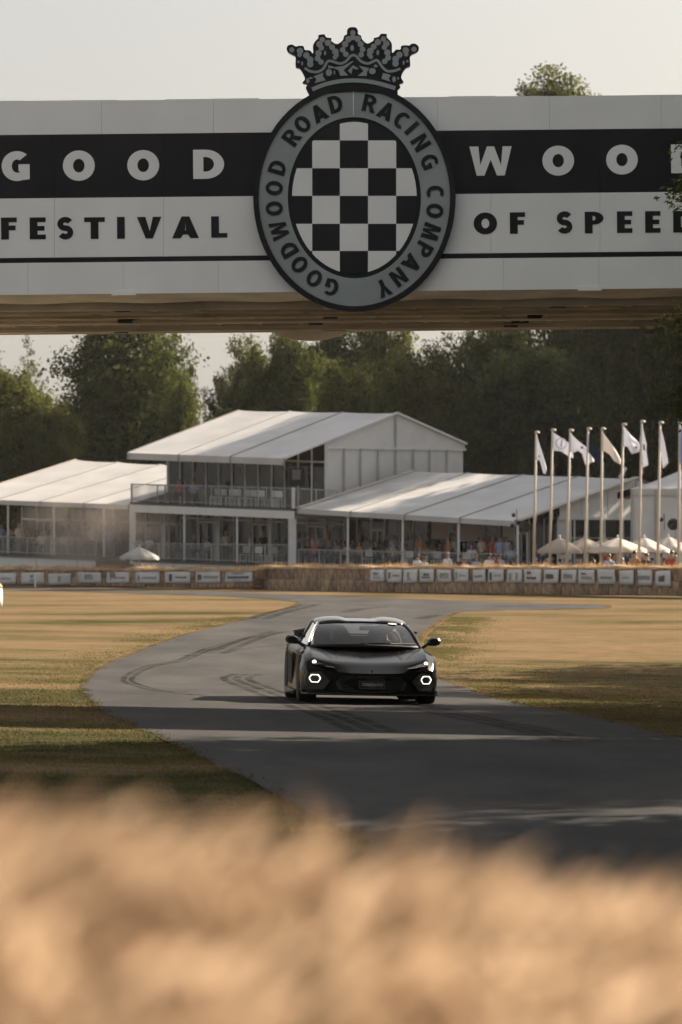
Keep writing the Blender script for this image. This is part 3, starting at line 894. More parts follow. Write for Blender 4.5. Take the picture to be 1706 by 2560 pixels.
def ring14(pts, yc, nose=None):
    """9 upper points + 5 bottom ones; pts (x,z); nose gives y per point"""
    out = [(x, (nose[i] if nose else yc), z) for i, (x, z) in enumerate(pts)]
    zb = pts[8][1]
    for k, fx in enumerate((0.80, 0.6, 0.4, 0.2, 0.0)):
        x = pts[8][0] * fx
        out.append((x, (noseY(x) + 0.02 if nose else yc), zb))
    return out
def noseY(x):
    return -1.05 + 0.37 * (abs(x) / 0.93) ** 2.4
stations = [
    ring14([(0, .425), (.25, .428), (.48, .44), (.68, .465), (.80, .49), (.89, .465), (.925, .39), (.93, .28), (.905, .15)], 0, [noseY(x) for x in (0, .25, .48, .68, .80, .89, .93, .94, .91)]),
    ring14([(0, .565), (.25, .57), (.48, .578), (.66, .595), (.80, .625), (.91, .58), (.955, .47), (.965, .32), (.94, .15)], -.72, [-.75, -.75, -.74, -.70, -.64, -.58, -.54, -.54, -.58]),
    ring14([(0, .645), (.25, .65), (.48, .655), (.66, .68), (.81, .715), (.93, .66), (.975, .50), (.975, .32), (.95, .14)], -.35),
    ring14([(0, .70), (.25, .705), (.48, .71), (.66, .735), (.81, .765), (.935, .70), (.985, .52), (.98, .32), (.955, .13)], 0),
    ring14([(0, .75), (.25, .755), (.5, .755), (.68, .77), (.81, .785), (.93, .71), (.975, .53), (.965, .32), (.95, .13)], .35),
    ring14([(0, .78), (.28, .78), (.55, .78), (.74, .785), (.83, .785), (.91, .71), (.945, .53), (.95, .32), (.97, .13)], .75),
    ring14([(0, .78), (.3, .78), (.6, .79), (.76, .80), (.83, .80), (.90, .70), (.915, .53), (.94, .32), (.985, .12)], 1.3),
    ring14([(0, .80), (.3, .80), (.6, .81), (.80, .84), (.88, .83), (.945, .74), (.96, .55), (.97, .32), (.99, .12)], 2.0),
    ring14([(0, .88), (.3, .88), (.6, .90), (.80, .93), (.90, .92), (.985, .78), (1.0, .56), (1.0, .34), (.99, .14)], 2.66),
    ring14([(0, .88), (.3, .88), (.6, .90), (.8, .92), (.9, .90), (.975, .77), (.99, .55), (.98, .36), (.95, .2)], 3.2),
    ring14([(0, .85), (.3, .85), (.6, .86), (.8, .88), (.88, .85), (.93, .74), (.95, .55), (.93, .4), (.88, .3)], 3.62),
]
def car_body_mesh():
    vs, fs = [], []
    full = []
    for st in stations:
        right = st
        left = [(-x, y, z) for x, y, z in st[1:13]][::-1]
        full.append(right + left)                    # 14 + 12 = 26 per ring
    n = 26
    for r in full: vs += r
    for i in range(len(full) - 1):
        for k in range(n):
            fs.append((i * n + k, (i + 1) * n + k, (i + 1) * n + (k + 1) % n, i * n + (k + 1) % n))
    def cap(base, flip):
        idx = lambda k: base + (k % n)
        q = [(0, 1, 12, 13), (1, 2, 11, 12), (2, 3, 10, 11), (3, 4, 9, 10), (4, 5, 8, 9), (5, 6, 7, 8)]
        out = []
        for a, b, c, d in q:
            out.append((idx(a), idx(b), idx(c), idx(d)))
            m = lambda k: idx(-k)
            out.append((m(b), m(a), m(d), m(c)))
        return [f[::-1] if flip else f for f in out]
    fs += cap(0, False)
    fs += cap((len(full) - 1) * n, True)
    m = bpy.data.meshes.new('car_body')
    m.from_pydata(vs, [], fs)
    m.update()
    at = m.attributes.new('crease_edge', 'FLOAT', 'EDGE')
    for e in m.edges:
        a, b = e.vertices
        ka, kb = a % n, b % n
        ra, rb = a // n, b // n
        if ka == kb and ka in (4, 22): at.data[e.index].value = 1.0
        if ka == kb and ka in (5, 21): at.data[e.index].value = 0.7
        if ka == kb and ka in (6, 20): at.data[e.index].value = 0.85
        if ka == kb and ka in (8, 18): at.data[e.index].value = 0.9
        if ka == kb and ka in (2, 24): at.data[e.index].value = 1.0
        if ra == rb == 0: at.data[e.index].value = 1.0
        if ra == rb == 1: at.data[e.index].value = 0.6
    o = bpy.data.objects.new('tmp_body', m)
    col.objects.link(o)
    ss = o.modifiers.new('s', 'SUBSURF'); ss.levels = 2; ss.render_levels = 2
    cut = MB()
    RY = Matrix.Rotation(R(90), 4, 'Y')
    for sx in (-1, 1):
        cut.lathe([(.385, -.26), (.385, .26)], (sx * .93, 0, .335), 28, RY)
        cut.lathe([(.405, -.26), (.405, .26)], (sx * .93, 2.66, .35), 28, RY)
    # cabin cavity
    cut.box((0, 1.28, .80), (1.24, 1.55, .62))
    co = cut.build('tmp_cut', None)
    bo_ = o.modifiers.new('b', 'BOOLEAN'); bo_.operation = 'DIFFERENCE'; bo_.object = co; bo_.solver = 'EXACT'
    me = evaluated(o, 'car_body')
    bpy.data.objects.remove(co)
    me.polygons.foreach_set('use_smooth', [True] * len(me.polygons))
    me.update()
    # keep creases crisp
    bm = bmesh.new(); bm.from_mesh(me)
    for e in bm.edges:
        e.smooth = not (len(e.link_faces) == 2 and e.calc_face_angle(0) > R(32))
    bm.to_mesh(me); bm.free()
    return me
body = link('body', car_body_mesh(), car, M['paint'])

def nose_poly(name, pts, off, thick, material, parent=None, sgn=1):
    mb = MB()
    f = [(sgn * x, noseY(x) - off, z) for x, z in pts]
    b = [(x, y + thick, z) for x, y, z in f]
    n = len(f)
    order = range(n) if sgn > 0 else range(n - 1, -1, -1)
    mb.add(f + b, [tuple(order), tuple(n + i for i in order)[::-1]] + [(i, n + i, n + (i + 1) % n, (i + 1) % n) for i in range(n)])
    return mb.build(name, material, parent or car)
# front fascia
intake = nose_poly('lower_grille', [(-.46, .20), (-.30, .165), (0, .16), (.30, .165), (.46, .20), (.50, .30), (.40, .385), (0, .40), (-.40, .385), (-.50, .30)], 0.012, 0.05, M['matt_black'])
for k in range(6):
    z = .20 + k * .033
    hw = .44 - abs(z - .3) * .4
    mb = MB()
    mb.tube([(x, noseY(x) - 0.02, z) for x in np.linspace(-hw, hw, 9)], 0.006, 5)
    mb.build('grille_bar', M['gloss_black'], intake)
for s in (-1, 1):
    nose_poly('side_intake', [(.56, .30), (.63, .20), (.86, .195), (.915, .30), (.88, .43), (.70, .445)], 0.012, 0.06, M['matt_black'], sgn=s)
    # lit hexagonal daytime lamp, upper and lower halves
    cx_, cz_ = .782, .345
    hexo = [(-.080, .004), (-.048, .052), (.048, .052), (.080, .004), (.046, -.050), (-.046, -.050)]
    hexi = [(-.068, .004), (-.0415, .043), (.0415, .043), (.068, .004), (.0415, -.0445), (-.0415, -.0445)]
    hl = thing_ = None
    housing = nose_poly('lamp_housing', [(cx_ + x * 1.22, cz_ + z * 1.25) for x, z in hexo], 0.02, 0.05, M['gloss_black'], sgn=s)
    mb = MB()
    for idx, sh in ((((0, 1), (1, 2), (2, 3)), 0.004), (((3, 4), (4, 5), (5, 0)), -0.004)):
        for a, b in idx:
            q = [(cx_ + hexo[a][0], cz_ + hexo[a][1] + sh), (cx_ + hexo[b][0], cz_ + hexo[b][1] + sh), (cx_ + hexi[b][0], cz_ + hexi[b][1] + sh), (cx_ + hexi[a][0], cz_ + hexi[a][1] + sh)]
            mb.add([(s * x, noseY(x) - .034, z) for x, z in q] + [(s * x, noseY(x) - .02, z) for x, z in q], [(0, 1, 2, 3), (7, 6, 5, 4), (0, 4, 5, 1), (1, 5, 6, 2), (2, 6, 7, 3), (3, 7, 4, 0)])
    mb.build('hexagonal_lamp', M['lamp'], housing)
    # slim headlight in the front wing
    def wing(x, z):                                    # y of the wing surface by height
        return noseY(x) + max(0, (z - .47)) * 1.75 - 0.050
    sl = [(.47, .492), (.62, .512), (.80, .545), (.895, .575), (.885, .615), (.80, .600), (.64, .548), (.50, .510)]
    f = [(s * x, wing(x, z) - .015, z) for x, z in sl]
    n = len(f)
    mb = MB()
    b = [(x, y + .06, z - .01) for x, y, z in f]
    od = range(n) if s > 0 else range(n - 1, -1, -1)
    mb.add(f + b, [tuple(od), tuple(n + i for i in od)[::-1]] + [(i, n + i, n + (i + 1) % n, (i + 1) % n) for i in range(n)])
    head = mb.build('headlight', M['gloss_black'], car)
    mb = MB().lathe([(.029, 0), (.029, .02), (.018, .03)], (s * .785, wing(.785, .573) - .015, .573), 8, Matrix.Rotation(R(90), 4, 'X'))
    mb.build('headlamp_bulb', M['lamp'], head)
    mb = MB().tube([(s * x, wing(x, z) - .025, z) for x, z in ((.52, .505), (.58, .511), (.64, .520))], .003, 5)
    mb.build('light_strip', M['steel'], head)
    # silver blade under the intake and outer winglet
    mb = MB()
    path = [(.545, .335), (.60, .26), (.65, .19), (.78, .185), (.93, .19)]
    for a, b in zip(path[:-1], path[1:]):
        mb.beam((s * a[0], noseY(a[0]) - .03, a[1]), (s * b[0], noseY(b[0]) - .03, b[1]), .05, .016)
    mb.build('bumper_blade', M['paint'], car)
    mb = MB().slab((s * .935, -.72, .145), (s * .955, -.45, .145), (s * .962, -.45, .195), (s * .945, -.68, .185), (s * .010, 0, 0))
    mb.build('winglet', M['gloss_black'], car)
# splitter
xs_ = np.linspace(-.96, .96, 25)
mb = MB()
top = [(x, noseY(min(.96, abs(x))) - .045, .145) for x in xs_]
mb.grid([top, [(x, y + .30, .150) for x, y, z in top]], True)
mb.grid([[(x, y, .128) for x, y, z in top], top], True)
mb.grid([[(x, y + .30, .120) for x, y, z in top], [(x, y, .128) for x, y, z in top]], True)
mb.build('splitter', M['gloss_black'], car)
MB().box((0, 1.3, .135), (1.6, 3.9, .05)).build('underfloor', M['matt_black'], car)
# plate with its lettering, badge, sticker
plate = MB().box((.0, noseY(0) - .036, .268), (.37, .012, .112)).build('number_plate', M['gloss_black'], car)
mb = MB()
for a, b in (((-.18, .215), (.18, .215)), ((-.18, .321), (.18, .321)), ((-.181, .215), (-.181, .321)), ((.181, .215), (.181, .321))):
    mb.beam((a[0], noseY(0) - .044, a[1]), (b[0], noseY(0) - .044, b[1]), .003)
mb.build('plate_border', M['plate_rim'], plate)
def font_flat(name, txt, size, material, parent, mtx, shear=0.0, bold=0.0, space=1.0, align='CENTER'):
    cu = bpy.data.curves.new(name, 'FONT')
    cu.body = txt; cu.size = size; cu.shear = shear; cu.offset = bold; cu.space_character = space
    cu.align_x = align; cu.align_y = 'CENTER'; cu.extrude = 0.001; cu.resolution_u = 2
    o = bpy.data.objects.new(name, cu); col.objects.link(o)
    m = evaluated(o, name)
    bpy.data.curves.remove(cu)
    m.transform(mtx)
    return link(name, m, parent, material)
font_flat('plate_lettering', 'TEMERARIO', .052, M['plate_txt'], plate, Matrix.Translation((0, noseY(0) - .0445, .272)) @ UP, 0.35, 0.0006, 1.12)
MB().box((0, noseY(0) - .0445, .243), (.10, .002, .004)).build('plate_line', M['plate_rim'], plate)
place_flat('badge', [[(-.018, .018), (.018, .018), (.016, -.006), (0, -.02), (-.016, -.006)]], .01, M['red_badge'], car, Matrix.Translation((0, noseY(0) - .012, .455)) @ UP)
# bonnet creases: thin raised folds
for s in (-1, 1):
    MB().tube([(s * .36, .30, .763), (s * .40, -.1, .706), (s * .47, -.5, .639)], .004, 5).build('bonnet_crease', M['paint'], car)
    MB().tube([(s * .80, .28, .787), (s * .66, -.12, .722), (s * .52, -.52, .638)], .0035, 5).build('bonnet_crease', M['paint'], car)
# windscreen and greenhouse
def ws(u, v):
    """u -1..1 across, v 0..1 bottom to top"""
    b = Vector((.80 * u, .08 + .36 * u * u, .782 + .012 * (1 - u * u)))
    t = Vector((.615 * u, 1.00 + .13 * u * u, 1.142 - .024 * u * u))
    p = b.lerp(t, v)
    p.z += .045 * math.sin(math.pi * v)
    return p
mb = MB(); mb.grid([[ws(u, v) for u in np.linspace(-.97, .97, 15)] for v in np.linspace(0, .97, 9)])
mb.build('windscreen', M['car_glass'], car, True)
for s in (-1, 1):
    mb = MB().tube([ws(s * .985, v) + Vector((s * .008, 0, .004)) for v in np.linspace(-.02, 1.0, 9)], .018, 6)
    mb.build('windscreen_pillar', M['paint'], car, True)
    mb = MB().tube([ws(s * 1.0, v) + Vector((s * .020, -.014, .012)) for v in np.linspace(0, 1.0, 9)], .007, 5)
    mb.build('pillar_trim', M['chrome'], car, True)
mb = MB().tube([ws(u, 0.985) for u in np.linspace(-1, 1, 15)], .016, 6)
mb.build('header_rail', M['gloss_black'], car, True)
mb = MB().tube([ws(u, 0.03) + Vector((0, -.03, -.005)) for u in np.linspace(-.96, .96, 15)], .020, 5)
mb.build('scuttle', M['matt_black'], car, True)
mb = MB()
mb.tube([ws(-.1, .03) + Vector((0, -.025, .03)), ws(.45, .06) + Vector((0, -.025, .02)), ws(.93, .09) + Vector((0, -.02, .014))], .010, 5)
mb.tube([ws(.02, .02) + Vector((0, -.03, .03)), ws(-.45, .03) + Vector((0, -.03, .018)), ws(-.85, .05) + Vector((0, -.025, .01))], .009, 5)
mb.build('wiper', M['matt_black'], car)
# sticker on the screen
p = ws(.70, .915)
nrm = (ws(.75, .915) - ws(.65, .915)).cross(ws(.70, .96) - ws(.70, .86)).normalized()
mx_ = Matrix.Translation(p + nrm * .012) @ nrm.to_track_quat('Z', 'Y').to_matrix().to_4x4()
st_ = place_flat('windscreen_sticker', [arc(0, 0, .072, .042, 0, 360, 20)[:-1]], .003, M['sticker'], car, mx_)
for k in range(4): place_flat('sticker_figure', [arc(-.036 + .024 * k, 0, .008, .010, 0, 360, 8)[:-1]], .002, M['ink'], st_, mx_ @ Matrix.Translation((0, 0, .003)))
# roof with raised shoulders
def roof_pt(u, y):
    t = (y - 1.05) / 1.05
    hw = .63 + .03 * math.sin(math.pi * min(1, max(0, t)))
    hump = .022 * smooth(.30, .48, abs(u)) if True else 0
    z = 1.140 + .058 * math.sin(math.pi * .5 * min(1, max(-.1, 2.0 * t))) + float(hump) * min(1, max(0, t * 4)) + float(hump) * .3
    edge = abs(u) ** 6
    return Vector((hw * u, y + .10 * u * u * (1 - t), z - .050 * edge))
mb = MB(); mb.grid([[roof_pt(u, y) for u in np.linspace(-1.03, 1.03, 27)] for y in np.linspace(1.03, 2.12, 8)])
ro = mb.mesh('roof', True)
o = bpy.data.objects.new('tmp_roof', ro); col.objects.link(o)
sd = o.modifiers.new('t', 'SOLIDIFY'); sd.thickness = .022
link('roof', evaluated(o, 'roof'), car, M['lit_roof_paint'])
for s in (-1, 1):
    # side window glass, door pillar, flying buttress, rear haunch intake
    mb = MB()
    mb.grid([[Vector((s * .80, .48, .80)), Vector((s * .83, 1.1, .815)), Vector((s * .85, 1.75, .85))], [Vector((s * .66, 1.02, 1.08)), Vector((s * .69, 1.3, 1.13)), Vector((s * .70, 1.75, 1.12))]], s > 0)
    mb.build('side_window', M['car_glass'], car, True)
    mb = MB()
    mb.grid([[Vector((s * .70, 1.70, 1.13)), Vector((s * .72, 2.15, 1.10)), Vector((s * .78, 2.8, 1.0)), Vector((s * .82, 3.4, .90))],
             [Vector((s * .86, 1.72, .84)), Vector((s * .90, 2.15, .88)), Vector((s * .92, 2.8, .90)), Vector((s * .90, 3.4, .86))]], s < 0)
    mb.grid([[Vector((s * .52, 1.95, 1.15)), Vector((s * .56, 2.3, 1.08)), Vector((s * .62, 2.8, .98)), Vector((s * .70, 3.4, .87))],
             [Vector((s * .70, 1.70, 1.13)), Vector((s * .72, 2.15, 1.10)), Vector((s * .78, 2.8, 1.0)), Vector((s * .82, 3.4, .90))]], s < 0)
    mb.build('buttress', M['paint'], car, True)
    mb = MB().slab((s * .76, 2.10, .88), (s * .90, 2.25, .88), (s * .905, 2.25, .985), (s * .76, 2.10, 1.02), (0, .06, 0))
    mb.build('haunch_intake', M['matt_black'], car)
    mb = MB().beam((s * .75, 2.10, 1.03), (s * .915, 2.25, .995), .03, .018)
    mb.build('haunch_edge', M['paint'], car)
    mb = MB()
    mb.slab((s * .955, 1.55, .22), (s * .975, 2.12, .26), (s * .985, 2.10, .70), (s * .955, 1.62, .66), (s * .016, 0, 0))
    mb.build('side_intake', M['matt_black'], car)
    mb = MB().slab((s * .97, .50, .10), (s * 1.015, 2.2, .10), (s * 1.02, 2.2, .19), (s * .985, .50, .15), (s * .02, 0, 0))
    mb.build('side_skirt', M['gloss_black'], car)
    # mirror
    mb = MB()
    prof = [(-.10, -.045), (-.085, .03), (-.02, .065), (.075, .060), (.105, .02), (.095, -.035), (.04, -.06), (-.06, -.062)]
    c0 = Vector((s * 1.015, .66, .875))
    fr = [c0 + Vector((s * x * .72, -.055, z * .72)) for x, z in prof]; md = [c0 + Vector((s * x, .0, z)) for x, z in prof]; bk = [c0 + Vector((s * x * .97, .10, z * .95)) for x, z in prof]
    n = len(prof)
    mb.add(fr + md + bk, [tuple(range(n))] + [(i, n + i, n + (i + 1) % n, (i + 1) % n) for i in range(n)] + [(n + i, 2 * n + i, 2 * n + (i + 1) % n, n + (i + 1) % n) for i in range(n)] + [tuple(range(2 * n, 3 * n))[::-1]])
    mir = mb.build('mirror', M['paint'], car)
    MB().slab((s * .84, .60, .76), (s * .87, .72, .77), (s * .99, .70, .845), (s * .95, .64, .835), (0, 0, .045)).build('mirror_arm', M['matt_black'], mir)
# engine cover and rear bulkhead with its window opening
mb = MB()
mb.grid([[Vector((x, y, z)) for x in np.linspace(-.58, .58, 7)] for y, z in ((2.10, .93), (2.6, .92), (3.1, .90), (3.5, .875))])
mb.build('engine_cover', M['gloss_black'], car, True)
mb = MB()
mb.box((0, 2.05, .80), (1.24, .05, .29))
mb.box((-.50, 2.07, 1.04), (.34, .05, .20)); mb.box((.50, 2.07, 1.04), (.34, .05, .20)); mb.box((0, 2.08, 1.128), (.80, .05, .035))
mb.build('rear_bulkhead', M['cabin'], car)
mb = MB().tube([(-.32, 2.02, 1.09), (-.29, 2.02, .975), (-.20, 2.02, .962), (.20, 2.02, .962), (.29, 2.02, .975), (.32, 2.02, 1.09)], .012, 6)
mb.build('rear_window_frame', M['chrome'], car)
MB().box((0, 3.52, .93), (1.5, .22, .02)).box((-.5, 3.52, .90), (.03, .15, .07)).box((.5, 3.52, .90), (.03, .15, .07)).build('rear_spoiler', M['paint'], car)
MB().grid([[(-.62, .50, .50), (.62, .50, .50)], [(-.62, 2.04, .50), (.62, 2.04, .50)]]).build('cabin_floor', M['cabin'], car)
mb = MB()
mb.grid([[(x, .30 + .12 * x * x, .785 - .02 * x * x) for x in np.linspace(-.74, .74, 9)], [(x, .62, .80) for x in np.linspace(-.74, .74, 9)], [(x, .74, .74) for x in np.linspace(-.72, .72, 9)], [(x, .76, .50) for x in np.linspace(-.62, .62, 9)]])
mb.build('dashboard', M['cabin'], car, True)
MB().box((.10, .98, 1.055), (.27, .03, .065)).build('rear_view_mirror', M['matt_black'], car)
MB().add([(.0, .96, 1.10), (.16, .96, 1.10), (.12, .96, 1.125), (.04, .96, 1.125), (.0, .99, 1.10), (.16, .99, 1.10), (.12, .99, 1.125), (.04, .99, 1.125)], [(0, 1, 2, 3), (7, 6, 5, 4), (0, 4, 5, 1), (1, 5, 6, 2), (2, 6, 7, 3), (3, 7, 4, 0)]).build('mirror_mount', M['steel'], car)
for s in (-1, 1):
    mb = MB()
    prof = [(.26, .52, 1.30), (.28, .70, 1.42), (.27, .88, 1.52), (.22, 1.0, 1.57), (.15, 1.085, 1.60), (.07, 1.10, 1.61)]
    mb.grid([[(s * .37 + w * u, y - .09 * (1 - u * u) + .03 * abs(u), z) for u in np.linspace(-1, 1, 7)] for w, z, y in prof], True)
    mb.grid([[(s * .37 + w * u, y + .10, z) for u in np.linspace(-1, 1, 7)] for w, z, y in prof])
    mb.box((s * .37, 1.12, .50), (.48, .5, .12))
    mb.build('seat', M['cabin'], car, True)
sw = MB().tube([(.37 + .17 * math.cos(t), .86 - .02 * math.sin(t), .86 + .165 * math.sin(t)) for t in np.linspace(0, 2 * math.pi, 21)], .014, 6)
sw.box((.37, .85, .86), (.30, .03, .03)).box((.37, .85, .82), (.03, .03, .12)).box((.37, .80, .84), (.06, .12, .06))
sw.build('steering_wheel', M['matt_black'], car, True)
# wheels
def wheel(x, y, r, w, s):
    RY = Matrix.Rotation(R(90), 4, 'Y')
    hw = w / 2
    ty = MB().lathe([(r * .72, -hw), (r * .93, -hw), (r * .985, -hw * .86), (r, -hw * .6), (r, hw * .6), (r * .985, hw * .86), (r * .93, hw), (r * .72, hw)], (x, y, r), 36, RY)
    t = ty.build('wheel', M['rubber'], car, True)
    rim = MB().lathe([(r * .73, -hw * .9), (r * .76, -hw * .5), (r * .76, hw * .7), (r * .73, hw * .9)], (x, y, r), 28, RY)
    for k in range(10):
        a = 2 * math.pi * k / 10
        rim.beam((x + s * hw * .75, y + .04 * math.cos(a), r + .04 * math.sin(a)), (x + s * hw * .85, y + r * .74 * math.cos(a + .12), r + r * .74 * math.sin(a + .12)), .03, .03)
    rim.lathe([(.06, -.02), (.05, .02)], (x + s * hw * .8, y, r), 12, RY)
    rim.build('rim', M['rim'], t)
    MB().lathe([(.18, -.015), (.18, .015)], (x + s * hw * .2, y, r), 24, RY).build('brake_disc', M['steel'], t)
for s in (-1, 1):
    wheel(s * .845, 0, .344, .26, s)
    wheel(s * .835, 2.66, .364, .325, s)

# ------------------------------------------------------------------ pavilions
E1 = Vector(((727 - 853) / F * 206, 206, 0))
UA = Vector((0.766, -0.643, 0))      # along the front, towards the right
VB = Vector((0.643, 0.766, 0))       # from the front to the back
def Q(a, b): return E1 + UA * a + VB * b
def a_of(px, b):
    """position along the front where pixel column px meets the line at depth b"""
    k = (px - 853) / F
    o = Q(0, b)
    return (k * o.y - o.x) / (UA.x - k * UA.y)
def T(px, b, py):
    """point of the pavilion plan at depth b seen at (px, py)"""
    p = Q(a_of(px, b), b)
    return Vector((p.x, p.y, EYE + (YH - py) / F * p.y))
def TA(a, b, py):
    p = Q(a, b)
    return Vector((p.x, p.y, EYE + (YH - py) / F * p.y))
def b_of(px, a):
    k = (px - 853) / F
    o = Q(a, 0)
    return (k * o.y - o.x) / (VB.x - k * VB.y)

def lerp(a, b, t): return a + (b - a) * t
def roof_bays(par, org, e0, e1, r0, r1, n, fascia=0.33, sag=0.10, mat_=None):
    """membrane bays between the eave line e0-e1 and the ridge line r0-r1"""
    mat_ = mat_ or M['tent_white']
    for i in range(n):
        t0, t1 = i / n + 0.001, (i + 1) / n - 0.001
        rows = []
        for v in np.linspace(0, 1, 9):
            a, b = lerp(e0, r0, v), lerp(e1, r1, v)
            rows.append([lerp(a, b, t) - Vector((0, 0, sag * math.sin(math.pi * (t - t0) / (t1 - t0)) * (0.4 + 0.6 * math.sin(math.pi * v)))) for t in np.linspace(t0, t1, 6)])
        MB(org).grid(rows).build('roof_panel', mat_, par, True)
        if fascia:
            a, b = lerp(e0, e1, t0), lerp(e0, e1, t1)
            dn = Vector((0, 0, -fascia))
            MB(org).slab(a + dn, b + dn, b, a, VB * 0.04).build('fascia_panel', M['tent_white'], par)
    for i in range(n + 1):
        t = i / n
        a, b = lerp(e0, e1, t), lerp(r0, r1, t)
        MB(org).beam(a + Vector((0, 0, .02)), b + Vector((0, 0, .02)), .07, .05).build('roof_seam', M['seam'], par)
        if fascia:
            MB(org).beam(a - VB * .03, a - VB * .03 - Vector((0, 0, fascia)), .08).build('fascia_joint', M['frame_grey'], par)

def railing(par, org, p0, p1, q0, q1, bays, step=0.125):
    """p = foot line, q = top line; posts and rails, thin balusters joined as one part"""
    rl = MB(org).beam(q0, q1, .06, .05).beam(lerp(p0, q0, .10), lerp(p1, q1, .10), .04).build('railing', M['rail'], par)
    for i in range(bays + 1):
        t = i / bays
        MB(org).beam(lerp(p0, p1, t), lerp(q0, q1, t), .06).build('railing_post', M['rail'], rl)
    mb = MB(org)
    n = int((p1 - p0).length / step)
    for i in range(1, n):
        t = i / n
        mb.beam(lerp(lerp(p0, q0, .10), lerp(p1, q1, .10), t), lerp(q0, q1, t), .022)
    o = mb.build('balusters', M['rail'], rl)
    tag(o, kind='stuff')
    return rl

def glass_wall(par, org, a0, a1, b, z0, z1, step=1.25, door_every=0, transom=0.0):
    """glazed wall: dark panes and white mullions; z0, z1 are functions of a"""
    n = max(1, round(abs(a1 - a0) / step))
    for i in range(n):
        s0, s1 = lerp(a0, a1, i / n), lerp(a0, a1, (i + 1) / n)
        p, q = Q(s0, b), Q(s1, b)
        A = Vector((p.x, p.y, z0(s0))); Bp = Vector((q.x, q.y, z0(s1))); C = Vector((q.x, q.y, z1(s1))); D = Vector((p.x, p.y, z1(s0)))
        tw = VB * random.uniform(-.05, .05)
        MB(org).slab(A + tw, Bp - tw, C - tw, D + tw, VB * .02).build('window_pane', M['pane'], par)
        MB(org).beam(A - VB * .04, D - VB * .04, .09, .10).build('mullion', M['frame_white'], par)
        if transom:
            MB(org).beam(lerp(A, D, transom) - VB * .05, lerp(Bp, C, transom) - VB * .05, .08, .09).build('transom', M['frame_white'], par)
        if door_every and i % door_every == 1:
            g = MB(org)
            for u in (.06, .5, .94): g.beam(lerp(A, Bp, u) - VB * .07, lerp(lerp(A, Bp, u), lerp(D, C, u), .72) - VB * .07, .10)
            g.beam(lerp(lerp(A, Bp, .03), lerp(D, C, .03), .72) - VB * .07, lerp(lerp(A, Bp, .97), lerp(D, C, .97), .72) - VB * .07, .12)
            g.build('door_frame', M['frame_white'], par)
    p = Q(a1, b)
    MB(org).beam(Vector((p.x, p.y, z0(a1))) - VB * .04, Vector((p.x, p.y, z1(a1))) - VB * .04, .09, .10).build('mullion', M['frame_white'], par)

def zline(pA, pB):
    """linear height along the front between two points, as a function of a"""
    aA = (pA - E1).dot(UA); aB = (pB - E1).dot(UA)
    return lambda a: pA.z + (pB.z - pA.z) * (a - aA) / (aB - aA)

# --- floors
floorL = zline(T(0, 0, 1383), T(727, 0, 1412))
# ==== central two-storey pavilion
mp = thing('two_storey_pavilion', 'tall white two storey hospitality pavilion with pitched roof and upper balcony', 'pavilion', tuple(T(525, 0, 1405)))
mo = mp.location
a0 = a_of(320, 0); a1 = a_of(709, 0)
e0, e1 = T(320, 0, 1132), T(709, 0, 1146)
br = b_of(990, a1)
r0, r1 = TA(a0, br, 1026), TA(a1, br, 1033)
r0 = T(597, b_of(597, a0), 1026)
roof_bays(mp, mo, e0, e1, r0, r1, 3, fascia=.36)
bg = b_of(1165, a1)
g1 = TA(a1, bg, 1111)
g0 = TA(a0, bg, 0); g0.z = g1.z + (r0.z - r1.z)
roof_bays(mp, mo, g0, g1, r0, r1, 3, fascia=0.0)
MB(mo).beam(r1 + Vector((0, 0, .03)) + UA * .05, g1 + Vector((0, 0, .03)) + UA * .05, .14, .12).build('verge_trim', M['frame_white'], mp)
MB(mo).beam(e1 + UA * .05, r1 + UA * .05, .10, .12).build('verge_trim', M['frame_white'], mp)
# gable wall facing right
bw = b_of(817, a1)
zt = lambda b: lerp(TA(a1, bw, 1119).z, TA(a1, bg, 1124).z, (b - bw) / (bg - bw))
gw = a1 - 0.05
tri = [TA(gw, bw, 0), TA(gw, bg, 0), TA(gw, bg, 0), TA(gw, br, 0), TA(gw, bw, 0)]
tri[0].z = zt(bw); tri[1].z = zt(bg); tri[2].z = g1.z - .05; tri[3].z = r1.z - .05; tri[4].z = lerp(e1, r1, bw / br).z - .05
mb = MB(mo); off = UA * -.05
mb.add(tri + [p + off for p in tri], [(0, 1, 2, 3, 4), (9, 8, 7, 6, 5)] + [(i, 5 + i, 5 + (i + 1) % 5, (i + 1) % 5) for i in range(5)])
mb.build('gable_panel', M['tent_wall'], mp)
gx = [817, 861, 902, 946, 990, 1034, 1075, 1118, 1161]
for x0, x1 in zip(gx[:-1], gx[1:]):
    b0_, b1_ = b_of(x0, a1), b_of(x1, a1)
    p, q = Q(gw, b0_ + .04), Q(gw, b1_ - .04)
    zb = 0
    A, Bq = Vector((p.x, p.y, mo.z + 2.6)), Vector((q.x, q.y, mo.z + 2.6))
    MB(mo).slab(A, Bq, Vector((q.x, q.y, zt(b1_) - .05)), Vector((p.x, p.y, zt(b0_) - .05)), UA * -.05).build('wall_panel', M['tent_wall'], mp)
    MB(mo).beam(Vector((p.x, p.y, mo.z + 2.6)) + UA * .04 - VB * .04, Vector((p.x, p.y, zt(b0_))) + UA * .04 - VB * .04, .12).build('wall_post', M['frame_grey'] if x0 != 817 else M['frame_white'], mp)
MB(mo).beam(TA(gw, bw, 1119) + UA * .05, TA(gw, bg, 1124) + UA * .05, .10, .12).build('gable_rail', M['frame_white'], mp)
MB(mo).beam(TA(gw, br, 1119) + UA * .05, r1 + UA * .03, .09).build('gable_post', M['frame_grey'], mp)
